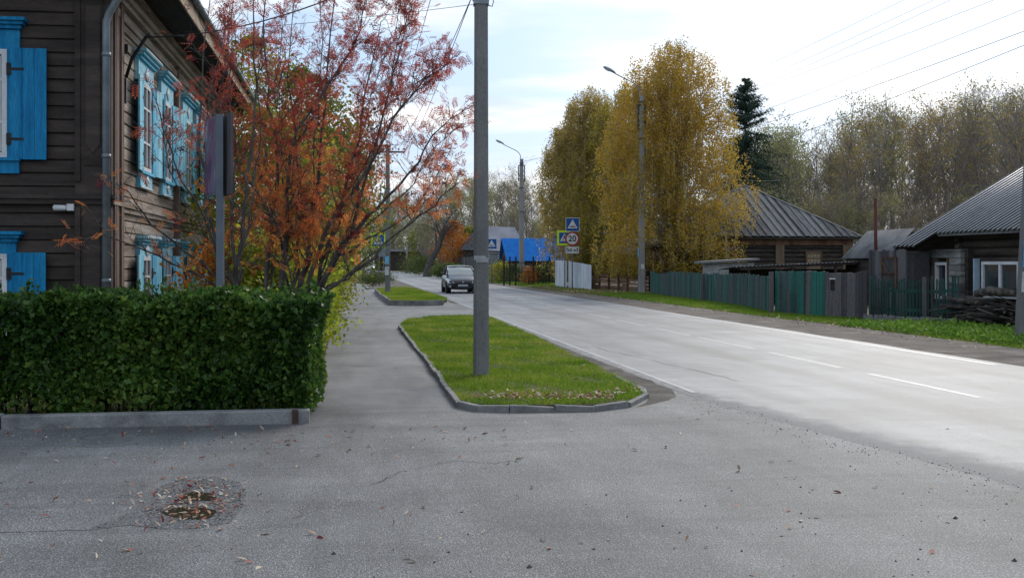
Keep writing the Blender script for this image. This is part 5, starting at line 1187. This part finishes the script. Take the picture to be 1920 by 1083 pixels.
def rowan(stems,label,seed,dens=1.,bare=0.):
    r=rr(seed); b0=at(stems[0][1][0][0],0,stems[0][0]); loc=Vector((b0.x,b0.y,0)); root=empty('rowan_tree',loc,0,label,'rowan')
    m=MB(); tips=[]
    extra=[]
    for Y0,pts,r0,dY in stems:
        if pts[-1][1]>250: continue
        j=[(r.gauss(0,10)) for _ in range(2)]; f=r.uniform(.7,1.05); k=r.uniform(-34,34)
        extra.append((Y0+r.uniform(-.4,.4),[(px+j[0]*.4+k*i/len(pts),pts[0][1]+(py-pts[0][1])*f) for i,(px,py) in enumerate(pts)],r0*.5,dY+r.uniform(-.7,.7)))
    for Y0,pts,r0,dY in list(stems)+extra:
        n=len(pts); P=[]
        for i,(px,py) in enumerate(pts): P.append(at(px,py,Y0+dY*i/(n-1))-loc)
        f=Vector((P[0].x+(P[0].x-P[1].x)*.25,P[0].y,-.1)); P=[f]+P
        # smooth and roughen the stem
        Q=[P[0]]
        for a,b in zip(P[:-1],P[1:]):
            for k in (1,2,3): Q.append(a.lerp(b,k/3)+Vector((r.gauss(0,.018),r.gauss(0,.03),r.gauss(0,.012))))
        rad=[max(.006,r0*.78*(1-.88*i/(len(Q)-1))) for i in range(len(Q))]; m.tube(Q,rad,7,cap=False)
        N_=len(Q)
        for i in range(max(3,int(N_*.22)),N_):
            if Q[i].z<1.35: continue
            for _ in range(2 if i<N_*.6 else 3):
                if r.random()>dens: continue
                q0=Q[i]+loc; u0,v0=960+q0.x/q0.y*F,493-(q0.z-CH)/q0.y*F
                if 655<u0<775 and 415<v0<525: continue
                d=(Q[i]-Q[i-1]).normalized(); an=r.random()*2*PI; o=Vector((math.cos(an),math.sin(an)*.8,0)); nd=(d*.7+o*.75+Vector((0,0,.15))).normalized()
                f=i/N_; branchy(m,Q[i],nd,r.uniform(.42,.95)*(1.2-.8*f),max(.006,rad[i]*.45),1,tips,r,4,.25,.65,.2,.6,4,4,.2,.0035)
        tips.append((Q[-1],(Q[-1]-Q[-2]).normalized())); tips.append((Q[-2],(Q[-1]-Q[-2]).normalized()))
    m.build('trunk',MBARK,root)
    P=[];D=[];B=[]
    for p,d in tips:
        q=p+loc; u,v_=960+q.x/q.y*F,493-(q.z-CH)/q.y*F
        if 672<u<742 and 426<v_<518: continue
        k=r.choice([0,0,0,1,1,2]) if r.random()>bare else 0
        for _ in range(k): P.append(tuple(p+Vector((r.gauss(0,.03),r.gauss(0,.03),r.gauss(0,.03))))); D.append(tuple(d))
        if r.random()<.022: B.append(p)
    pinleaves('foliage',P,D,.145,MROWAN,root,seed)
    for p in B[:90]:
        m=MB()
        for _ in range(r.randint(18,34)):
            q=p+Vector((r.gauss(0,.034),r.gauss(0,.034),-.03+r.gauss(0,.022))); s=.0095
            m.add([q+Vector(v)*s for v in ((1,0,0),(0,1,0),(-1,0,0),(0,-1,0),(0,0,1),(0,0,-1))],[(0,1,4),(1,2,4),(2,3,4),(3,0,4),(1,0,5),(2,1,5),(3,2,5),(0,3,5)])
        m.build('berry_cluster',MBERRY,root)
    print('rowan',len(P),len(B)); return root
rowan([(15.2,[(440,548),(452,440),(468,330),(480,200),(474,60),(482,-60)],.05,.4),
       (15.0,[(436,540),(400,440),(345,340),(305,240),(292,165)],.035,-.8),
       (15.0,[(430,540),(350,470),(285,420),(238,360),(222,350)],.03,-1.2),
       (15.1,[(428,545),(345,505),(275,470),(190,440),(135,462)],.028,-1.6),
       (15.2,[(425,548),(385,380),(372,220),(388,60),(400,-50)],.04,.6),
       (15.3,[(448,548),(430,400),(440,260),(425,120),(436,0)],.04,.9)],'leftmost rowan with thin stems spreading before the blue side windows',31,.34,.66)
rowan([(16.4,[(500,548),(506,440),(522,330),(508,200),(495,80),(503,-60)],.055,.5),
       (16.2,[(525,548),(540,400),(545,280),(600,180),(660,90),(690,-20)],.05,.3),
       (16.5,[(560,545),(582,470),(592,380),(602,250),(616,120),(626,-60)],.06,.5),
       (16.4,[(545,548),(520,420),(450,320),(420,200),(440,70)],.035,-.5),
       (16.4,[(550,545),(565,430),(560,300),(540,150),(555,-30)],.04,.9)],'middle rowan of upright dark stems reaching the top of the picture',32,.92,.05)
rowan([(16.0,[(575,545),(612,430),(680,330),(738,225),(795,150),(845,118)],.05,-.3),
       (16.0,[(600,545),(640,455),(715,385),(765,330),(812,255),(862,208)],.05,.2),
       (15.8,[(600,548),(676,502),(740,440),(812,385),(848,345)],.042,-.5),
       (16.1,[(592,548),(655,440),(690,330),(720,220),(745,100),(765,30)],.045,.4),
       (16.2,[(575,548),(640,480),(700,440),(770,400),(835,300)],.035,.7),
       (16.0,[(598,548),(655,520),(700,470),(735,455),(790,395)],.03,-.2),
       (16.1,[(590,548),(640,380),(670,260),(690,140),(715,40)],.045,.5)],'right rowan leaning over the pavement with long branches toward the big pole',33,.8,0.12)
# ================================================================ broad-leaved trees and shrubs, left side
def crowntree(name,loc,label,prof,H,n,size,mat,bark,seed,trunk=.12,cat='tree',group=None,clump=220,z0f=.12,hang=0.,tmpl=LEAF4,kids=3,cspread=.12):
    """prof: list of (height fraction, radius); leaves sit in clumps on real limbs"""
    r=rr(seed); rng=np.random.default_rng(seed); root=empty(name,loc,r.uniform(0,6.28) if not hang else 0,label,cat,group)
    hs=np.array([p[0] for p in prof]); rs=np.array([p[1] for p in prof]); m=MB()
    P=[Vector((0,0,-.2))]; 
    for i in range(1,9): P.append(Vector((r.gauss(0,.012*H),r.gauss(0,.012*H),H*.97*i/8)))
    m.tube(P,[trunk*(1-.11*i) for i in range(9)],8,cap=False)
    C=[]
    for k in range(clump):
        hf=z0f+(1-z0f)*(r.random()**.85); R_=np.interp(hf,hs,rs); an=r.random()*2*PI; q=R_*(.35+.65*r.random()**.55); c=Vector((q*math.cos(an),q*math.sin(an),hf*H)); C.append(c)
        if k%2==0:
            zt=max(.08*H,c.z-q*r.uniform(.35,.8)); i=min(7,int(zt/H/.97*8)); b=P[i].lerp(P[i+1],max(0,min(1,zt/H/.97*8-i))); mid=b.lerp(c,.5)+Vector((0,0,.12*q)); t0=max(.01,trunk*.35*(1-hf))
            m.tube([b,mid,c],[t0,t0*.6,.006],4,cap=False)
    m.build('trunk',bark,root)
    C=np.array([tuple(c) for c in C]); idx=rng.integers(0,len(C),n); sp=np.interp(C[idx,2]/H,hs,rs)*cspread+.12
    Q=C[idx]+rng.normal(size=(n,3))*sp[:,None]*np.array([1,1,.8])
    if hang: Q[:,2]-=np.abs(rng.normal(size=n))*hang; 
    Q=Q[Q[:,2]>.15]
    leaves('crown',Q,size,mat,root,tmpl,seed+1,np.array([0,0,-.5 if hang else 0.]),1.,.4)
    return root
MYEL=leafmat('yellow_green_leaf',[(.10,.13,.02),(.22,.24,.03),(.38,.34,.04),(.55,.45,.07)],.6,.5,.5)
MOLI=leafmat('olive_leaf',[(.06,.09,.018),(.12,.16,.025),(.22,.22,.035),(.36,.30,.05)],.5,.4,.5)
MLIME=leafmat('lime_bush_leaf',[(.14,.19,.02),(.30,.36,.03),(.50,.50,.05)],1.2,.55,.5)
MORA=leafmat('orange_leaf',[(.30,.07,.02),(.42,.14,.025),(.48,.24,.04)],.7,.45,.5)
MBRK=nm('tree_bark',[(.04,.036,.032),(.08,.072,.065),(.12,.11,.10)],5,.9,.4,30,(2,2,.5))
for px,Y,H,rr_,lab,mt,sd in ((470,36,8.6,2.4,'yellow-green tree rising beside the far end of the wooden house',MYEL,51),(560,30,6.6,2.1,'olive-green tree behind the middle rowan',MOLI,52),(610,46,7.0,2.3,'olive and yellow tree along the pavement behind the right rowan',MOLI,53),(590,62,9.0,3.2,'tall loose yellowish tree farther back behind the rowans',MYEL,54),(505,26,5.0,1.6,'small yellow-green tree hard behind the rowan stems',MYEL,55)):
    p=at(px,0,Y); p.z=0
    crowntree('broadleaf_tree',p,lab,[(0,.4*rr_),(.25,.8*rr_),(.5,rr_),(.75,.85*rr_),(.92,.5*rr_),(1,.1)],H,13000,.085 if Y<40 else .11,mt,MBRK,sd,.11,cat='tree',clump=170,z0f=.1,tmpl=LEAF6)
for px,Y,H,rr_,lab,mt,sd in ((500,19.5,1.9,.95,'bright lime bush between the rowan stems, left one',MLIME,61),(545,20.5,1.85,.85,'bright lime bush behind the middle rowan stems',MLIME,62),(556,23.5,1.75,.6,'lime-yellow bush at the pavement end of the rowans',MLIME,63),(435,20,1.9,.8,'orange bush low between the notice board and the rowans',MORA,64),(604,34,2.0,.7,'yellowing bush overhanging the pavement edge',MYEL,65),(630,56,2.4,.8,'reddish bush far along the left edge of the pavement',MORA,66)):
    p=at(px,0,Y); p.z=0
    crowntree('bush',p,lab,[(0,.7*rr_),(.3,rr_),(.7,.9*rr_),(1,.3*rr_)],H,5200,.075,mt,MBRK,sd,.03,cat='bush',clump=90,z0f=.08,tmpl=LEAF6,cspread=.2)
# ================================================================ birches
MBIR=leafmat('birch_leaf_gold',[(.22,.185,.045),(.40,.29,.05),(.55,.36,.055),(.66,.43,.08)],.45,.55,.45,zr=(0,9,.2))
MBIR2=leafmat('birch_leaf_dull',[(.24,.21,.06),(.40,.30,.09),(.52,.38,.10),(.64,.48,.13)],.4,.6,.45)
MBIR3=leafmat('birch_leaf_green',[(.17,.17,.035),(.30,.25,.04),(.44,.33,.045),(.56,.40,.06)],.4,.55,.45)
MBB=nm('birch_bark',[(.05,.05,.048),(.30,.295,.28),(.5,.49,.47)],3,.8,.3,20,(1,1,3),lo=.35,hi=.55)
def birch(px,Y,top,prof,n,mat,label,seed,size=.10,trunks=1,strands=900,trunk=.16,gap=.0):
    """weeping birch: limbs rise, then leafy strands hang from them. prof: (pixel y, half width px)"""
    k=F/Y; loc=at(px,0,Y); loc.z=0; root=empty('birch_tree',loc,0,label,'birch'); r=rr(seed); rng=np.random.default_rng(seed)
    H=1.6+(493-top)/k; hs=np.array([1.6+(493-y)/k for y,w_ in prof])[::-1]; rs=np.array([w_/k for y,w_ in prof])[::-1]
    m=MB(); T=[]
    for t_ in range(trunks):
        P=[Vector((r.gauss(0,.15),r.gauss(0,.15),-.2))]; dx=r.gauss(0,.05)
        for i in range(1,11): P.append(P[-1]+Vector((dx+r.gauss(0,.05),r.gauss(0,.06),H*.97/10)))
        m.tube(P,[trunk*(1-.09*i) for i in range(11)],8,cap=False); T.append(P)
    pts=[]; per=max(8,n//strands); lobes=[]
    for l_ in range(72):
        z=hs[0]+(H-hs[0])*(.06+.92*r.random())
        for _ in range(20):
            R_=float(np.interp(z,hs,rs))
            if r.random()<R_/max(rs)+.05: break
            z=hs[0]+(H-hs[0])*(.06+.92*r.random())
        an=l_*2.4+r.uniform(-.5,.5); q=R_*r.uniform(.35,.92); lobes.append((Vector((q*math.cos(an),q*math.sin(an),z)),min(1,R_/1.6)*.28+.22*R_*r.uniform(.6,1.3)))
    for s in range(strands):
        lc,lr=r.choice(lobes) if r.random()<.86 else (Vector((0,0,hs[0]+(H-hs[0])*r.uniform(.2,.99))),.5)
        c0=lc+Vector((r.gauss(0,lr),r.gauss(0,lr),r.gauss(0,lr*.9)))
        if c0.z>H-.1: c0.z=H-.1-abs(r.gauss(0,.9))
        z=max(c0.z,hs[0]); R_=float(np.interp(z,hs,rs))+.1; q=math.hypot(c0.x,c0.y); an=math.atan2(c0.y,c0.x)
        if q>R_*1.12: q=R_*r.uniform(.8,1.12)
        # lumpy outline
        q*=1+.08*math.sin(an*3+z*1.1+seed)
        c=Vector((q*math.cos(an),q*math.sin(an),min(z,H))); P=r.choice(T); zt=max(1.2,c.z-q*r.uniform(.5,1.2)-.3); f=min(9.98,max(0,(zt)/(H*.97)*10)); b=P[int(f)].lerp(P[int(f)+1],f%1)
        if s%3==0:
            mid=b.lerp(c,.55)+Vector((0,0,.12*q)); t0=.035*(1-.6*z/H); m.tube([b,mid,c],[t0,t0*.6,.008],4,cap=False)
        L=r.uniform(.5,1.9)*(.6+.5*q/max(.4,R_)); L=min(L,max(.3,c.z-max(.9,hs[0]-.6))); dxy=Vector((math.cos(an),math.sin(an),0))*r.uniform(0,.25)
        e=c+dxy*L-Vector((0,0,L))
        if s%2==0: m.tube([c,c+dxy*L*.5-Vector((0,0,L*.35)),e],.006,3,cap=False)
        t_=rng.random(per)**.9; S=np.array(c)[None,:]+t_[:,None]*(np.array(e)-np.array(c))[None,:]; S+=rng.normal(size=(per,3))*np.array([.11,.11,.10])
        pts.append(S)
    m.build('trunk',MBB,root)
    Q=np.concatenate(pts); Q=Q[Q[:,2]>.3]
    leaves('crown',Q,size,mat,root,LEAF4,seed+1,np.array([0,0,-.6]),1.,.35); return root
birch(1260,62.5,66,[(60,3),(85,30),(110,64),(150,96),(190,106),(240,108),(300,122),(360,132),(420,130),(460,122),(500,84),(520,44)],110000,MBIR,'tallest birch, golden yellow and weeping, right of the nearest street lamp',71,.112,2,2400,.15)
birch(1108,79,152,[(148,3),(172,26),(200,42),(240,66),(290,86),(340,96),(400,98),(460,86),(505,66),(532,24)],76000,MBIR2,'left birch, thinner and greyish bronze, leaning over the road signs',72,.125,2,1900,.12)
birch(1172,76,150,[(146,3),(170,24),(205,48),(250,70),(300,90),(360,102),(420,106),(480,90),(515,58),(536,30)],84000,MBIR3,'olive-gold birch in the middle of the group behind the nearest street lamp',73,.125,2,2000,.13)
birch(1052,80,232,[(228,4),(250,20),(290,30),(340,34),(390,30),(430,20)],16000,MBIR2,'small outermost birch at the far left of the birch group',74,.125,1,420,.06)
# ================================================================ spruce
def spruce(px,Y,top,halfw,label,seed):
    k=F/Y; loc=at(px,0,Y); loc.z=0; H=1.6+(493-top)/k; W_=halfw/k; root=empty('spruce_tree',loc,0,label,'spruce'); r=rr(seed); rng=np.random.default_rng(seed)
    m=MB(); m.tube([(0,0,-.2),(0,0,H*.5),(0,0,H)],[.2,.12,.015],8,cap=False); pts=[];dirs=[]
    z=1.2
    while z<H-.1:
        f=1-(z/H); R_=W_*(f**.8)*1.05+.12
        for b in range(r.randint(5,8)):
            an=r.random()*2*PI; L=R_*r.uniform(.6,1.15); d=Vector((math.cos(an),math.sin(an),-.28 if f>.25 else .25)); e=Vector((0,0,z))+d*L; e.z+=.12*L
            mid=Vector((0,0,z))+d*L*.55-Vector((0,0,.06*L)); m.tube([(0,0,z),mid,e],[.03*f+.01,.015,.005],4,cap=False)
            n=int(40+260*L/W_); t_=rng.random(n); S=np.array([0,0,z])[None]+t_[:,None]*(np.array(e)-np.array([0,0,z]))[None]; S[:,2]-=np.abs(rng.normal(size=n))*.22*(.3+f); S+=rng.normal(size=(n,3))*np.array([.10,.10,.05])*(.5+f); pts.append(S)
            dd=np.tile(np.array([d.x*.6,d.y*.6,-.6]),(n,1)); dirs.append(dd)
        z+=r.uniform(.16,.30)
    m.build('trunk',MBRK,root); leaves('crown',np.concatenate(pts),.24,leafmat('spruce_needles',[(.012,.032,.018),(.025,.055,.03),(.045,.08,.04)],1.,.15,.5),root,np.array([(0,0),(.10,.4),(0,1),(-.10,.4)],float),seed+1,np.concatenate(dirs),.5); return root
spruce(1398,92,146,150,'dark spruce rising behind the golden birch',81)
# ================================================================ woods
MTWIG=nm('bare_twigs',[(.16,.135,.115),(.26,.225,.195),(.37,.33,.29)],.8,.9,lo=.3,hi=.7,island=.3)
MTW=[leafmat('wood_leaf_olive',[(.20,.165,.08),(.32,.26,.10),(.44,.36,.12)],.5,.4,.5),leafmat('wood_leaf_gold',[(.26,.18,.06),(.40,.28,.08),(.52,.37,.10)],.5,.4,.5),leafmat('wood_leaf_pale',[(.19,.19,.07),(.31,.31,.11),(.45,.42,.15)],.5,.4,.5)]
def woodtree(seed,H,mat,nleaf,label,trunks=2,kids=5,low=.25,bark=MTWIG):
    r=rr(seed); rng=np.random.default_rng(seed); root=empty('bare_tree',(0,0,0),0,label,'tree'); m=MB(); tips=[]
    for t_ in range(trunks):
        P=[Vector((r.gauss(0,.35),r.gauss(0,.35),-.3))]; d=Vector((r.gauss(0,.10),r.gauss(0,.10),1)).normalized(); n=10; h=H*r.uniform(.8,1)
        rad=[.17*(1-.085*i) for i in range(n+1)]
        for i in range(n): d=(d+Vector((r.gauss(0,.05),r.gauss(0,.05),.05))).normalized(); P.append(P[-1]+d*h/n)
        m.tube(P,rad,7,cap=False)
        for i in range(2,n+1):
            for _ in range(kids if i>n*low else 1):
                an=r.random()*2*PI; dr=Vector((math.cos(an)*.75,math.sin(an)*.75,.85)).normalized()
                branchy(m,P[i].lerp(P[i-1],r.random()),dr,h*r.uniform(.10,.22),.045,2,tips,r,4,.35,.65,.13,.6,3,4,.2,.011)
    m.build('trunk',bark,root)
    P=np.array([tuple(p) for p,d in tips]); z=P[:,2]/H; w_=np.clip((z-.35)*2,.02,1); w_/=w_.sum(); idx=rng.choice(len(P),nleaf,p=w_)
    leaves('crown',P[idx]+rng.normal(size=(nleaf,3))*.22,.17,mat,root,LEAF4,seed+1,None,1.,.4); return root
PW=[woodtree(101,15,MTW[0],1700,'x'),woodtree(102,16.5,MTW[1],2400,'x',2),woodtree(103,14,MTW[2],2700,'x',2),woodtree(104,17,MTW[0],500,'x',2),woodtree(105,15,MTW[1],900,'x',3),woodtree(106,13,MTW[2],3600,'x',2,kids=5,low=.1)]
LAB=['tall bare tree with sparse olive leaves','tall tree holding loose golden-brown leaves','slim tree with pale yellow-green top','almost leafless grey tree','many-stemmed tree with thin ochre leaves','fuller pale green tree']
KN=['olive','golden','pale','leafless','ochre','full']
first=[True]*6
def wr(px):
    for x,n in ((1430,'touching the dark spruce'),(1460,'just right of the dark spruce'),(1520,'above the hipped roof\'s upper slope'),(1580,'above the hipped roof\'s lower slope'),(1640,'over the hipped roof\'s right corner'),(1680,'above the rusty stove pipe'),(1708,'right of the stove pipe'),(1740,'left above the corrugated roof'),(1800,'behind the middle of the corrugated roof'),(1860,'behind the rising corrugated roof'),(1900,'near the right edge')):
        if px<x: return n
    return 'at the very right edge'
wd_=lambda px:'deep inside, '+wr(px)
wl_=lambda px:'low and near, '+wr(px)
wf_=lambda px:'far off, '+('behind the right rowan' if px<740 else 'where the road bends' if px<800 else 'above the dark car' if px<860 else 'just left of the big pole' if px<890 else 'just right of the big pole' if px<935 else 'behind the second street lamp' if px<1000 else 'left of the bronze birch' if px<1050 else 'hidden behind the birches')
wg_=lambda px:'low, '+wf_(px)
def put(i,px,Y,top,where,grp,seed):
    r=rr(seed); k=F/Y; Hs=(15,16.5,14,17,15,13)[i]; H=1.6+(493-top)/k; loc=at(px,0,Y); loc.z=-.1
    o=PW[i] if first[i] else copy_tree(PW[i]); first[i]=False
    s=H/Hs; o.location=loc; o.rotation_euler=(0,0,r.random()*6.28); sx=max(.75,min(1.5,s*1.0)); o.scale=(sx,sx,s); o['label']=LAB[i]+', '+where(px); o['group']=grp; return o
# right wood: front row tops follow the skyline of the photograph
sky=[(1418,236),(1440,232),(1462,250),(1490,300),(1512,286),(1536,262),(1562,255),(1590,240),(1612,222),(1638,190),(1668,186),(1695,216),(1722,215),(1748,205),(1775,200),(1800,192),(1828,185),(1852,172),(1878,168),(1905,166),(1935,170),(1965,180)]
kinds=[2,2,5,0,2,5,0,4,1,3,2,1,1,4,0,1,3,0,4,3,4,0]
r=rr(77)
for j,((px,top),i) in enumerate(zip(sky,kinds)): put(i,px+r.uniform(-4,4),118+r.uniform(-14,16),top+r.uniform(-3,6),wr,'front row of the right wood',200+j)
for j in range(30):
    px=1405+j*19+r.uniform(-8,8); top=np.interp(px,[s[0] for s in sky],[s[1] for s in sky]); put(r.choice([0,3,4,3,1,5]),px,150+r.uniform(-12,25),top+r.uniform(22,60),wd_,'deeper trees of the right wood',300+j)
for j in range(16):
    px=1415+j*34+r.uniform(-10,10); put(r.choice([5,0,5,4]),px,102+r.uniform(-4,8),r.uniform(345,400),wl_,'low trees along the edge of the right wood',400+j)
# far wood across the middle
for j in range(34):
    px=600+j*14.5+r.uniform(-6,6); top=np.interp(px,[600,740,800,860,890,920,960,1000,1040,1100],[395,380,362,342,345,322,332,352,360,370])+r.uniform(-4,14)
    put(r.choice([5,0,5,3,4,0]),px,(235 if px>800 else 300)+r.uniform(-25,25),top,wf_,'distant wood at the end of the road',500+j)
for j in range(26):
    px=590+j*19+r.uniform(-8,8); put(r.choice([5,0,5,4,5]),px,(205 if px>800 else 275)+r.uniform(-12,12),r.uniform(392,440),wg_,'low trees of the distant wood',600+j)
put(3,968,150,318,lambda px:'alone behind the second street lamp','lone leafless tree behind the lamp',701)
for o in (bpy.data.objects,): pass
# single trees by the far road
MDT=leafmat('dark_shrub',[(.04,.06,.015),(.07,.10,.02),(.12,.15,.03)],.5,.35,.5)
def simple(px,Y,H,w_,mat,lab,sd,n=4200,size=.14,name='bush',cat='bush',tr=.05):
    p=at(px,0,Y); p.z=0; return crowntree(name,p,lab,[(0,.7*w_),(.35,w_),(.7,.8*w_),(1,.15*w_)],H,n,size,mat,MBRK,sd,tr,cat=cat,clump=100,z0f=.06,cspread=.2)
simple(850,152,7.0,2.6,MORA,'orange-red tree left of the dark cottage',91,6000,.22,'autumn_tree','tree',.12)
simple(880,165,6.6,3.0,MOLI,'green-yellow tree behind the dark cottage',92,5000,.25,'green_tree','tree',.12)
simple(792,235,9,4.5,MOLI,'olive tree beside the bend of the road',93,6000,.3,'green_tree','tree',.15)
simple(735,290,12,6,MOLI,'olive tree straight above the far end of the road',94,6000,.3,'green_tree','tree',.15)
simple(800,140,2.3,2.2,MDT,'green bush on the far right verge left of the leaning trunk',95)
simple(782,170,2.4,2.8,MDT,'green bush farther along the right verge near the bend',96)
simple(838,118,1.2,1.6,MDT,'low green clump on the verge behind the dark car roof',97)
simple(845,122,1.3,1.4,leafmat('weed_green',[(.06,.12,.02),(.12,.2,.03)],.5,.35,.5),'bright weedy clump at the verge behind the dark car',98)
simple(940,92,1.5,1.3,MYEL,'yellowing bush left of the second street lamp',99,3500,.10)
simple(961,90,1.3,1.0,MDT,'dark green bush at the foot of the second street lamp',110,3000,.10)
simple(1000,84,1.2,.8,MDT,'green bush between the black fence posts',111,2500,.09)
simple(992,82,1.25,.5,MORA,'small clump with orange flowers by the black fence',112,900,.09)
simple(1022,84,1.4,1.0,MDT,'leafy green bush left of the white sheet fence',113,2500,.1)
lt_=empty('leaning_trunk',at(800,0,135)*1,0,'dark leaning bare tree on the far right verge','tree'); lt_.location.z=0
m=MB(); tips=[]; m.tube([(0,0,-.2),(.5,0,2),(1.5,0,3.6),(2.2,0,6)],[.55,.42,.3,.2],8,cap=False)
r=rr(88)
for k in range(9): branchy(m,Vector((.9+k*.15,0,2.5+k*.4)),(r.gauss(.3,.6),r.gauss(0,.5),1),3.2,.12,2,tips,r,4,.2,.7,.15,.6,4,4,.2,.03)
m.build('trunk',MBRK,lt_)
# planting bed shrubs on the third island
rs_=rr(6)
for i,(px,py,h,lab) in enumerate(((690,531,.5,'low dark shrub at the near left of the planting bed'),(704,530,.55,'low dark shrub in the middle of the planting bed'),(716,530,.6,'low dark shrub at the right of the planting bed'),(700,536,.45,'ragged low shrub at the front of the planting bed'))):
    p=G(px,py); p.z=.02; crowntree('low_shrub',p,lab,[(0,.9),(.5,1.0),(1,.4)],h,2600,.085,MDT,MBRK,120+i,.02,cat='shrub',clump=70,z0f=.1,cspread=.25)
# ================================================================ verge grass on the right
def vg(poly,n,h,wd,sd,lab,mat=MGRASSR,patch=.4):
    return grass('verge_grass',[tuple(RD(d,t))[:2] for d,t in poly],n,h,wd,mat,-.02,sd,patch=patch,kind='stuff',label=lab,cat='grass')
sheet('verge_soil',[(12.4,14),(16,14),(16,66),(13,110),(11.6,110),(12.2,50)],-.006,MSOIL,rag=.12,seed=9,kind='structure')
vg([(12.35,18),(16.2,18),(15.6,31),(12.3,31)],56000,.085,.009,41,'lush long grass before the wood heap at the right')
vg([(12.2,31),(15.0,31),(13.7,38),(12.15,38)],34000,.08,.012,42,'green grass along the foot of the grey fence')
vg([(12.2,38),(13.9,38),(15.8,60),(12.0,60)],52000,.11,.014,43,'green grass strip below the faded green fence')
vg([(11.5,60),(14.5,60),(14,80),(11.4,80)],24000,.13,.022,44,'grass on the verge under the birches')
vg([(11.5,80),(14.5,80),(14,180),(11.5,180)],26000,.22,.05,45,'distant verge grass along the road')
rng=np.random.default_rng(17)
q=scatter([tuple(RD(d,t))[:2] for d,t in ((12.8,20),(15.3,20),(15.2,28),(12.2,28))],9000,rng); P=np.concatenate([q,np.abs(rng.normal(.05,.05,(len(q),1)))],1)
leaves('leafy_weeds',P,.07,leafmat('weed_leaf',[(.06,.13,.015),(.13,.25,.03),(.22,.34,.06)],1.2,.45,.5),None,LEAF6,18,np.array([0,0,.4]),kind='stuff',label='low leafy weeds in the lush grass by the right-hand pole',cat='weeds')
q=scatter([tuple(RD(d,t))[:2] for d,t in ((11.2,20),(12.7,20),(12.5,75),(11.2,75))],900,rng); P=[(a,b,.03) for a,b in q]
litter('leaf_litter',P,.07,19,label='fallen birch leaves along the dirt edge of the right verge',cat='fallen leaves')
q=scatter([tuple(RD(d,t))[:2] for d,t in ((11.2,58),(14.2,58),(13.8,76),(11.3,76))],2600,rng); P=[(a,b,.06) for a,b in q]
litter('leaf_litter',P,.09,20,label='brown fallen leaves on the grass under the birches and road signs',cat='fallen leaves')
# ================================================================ end
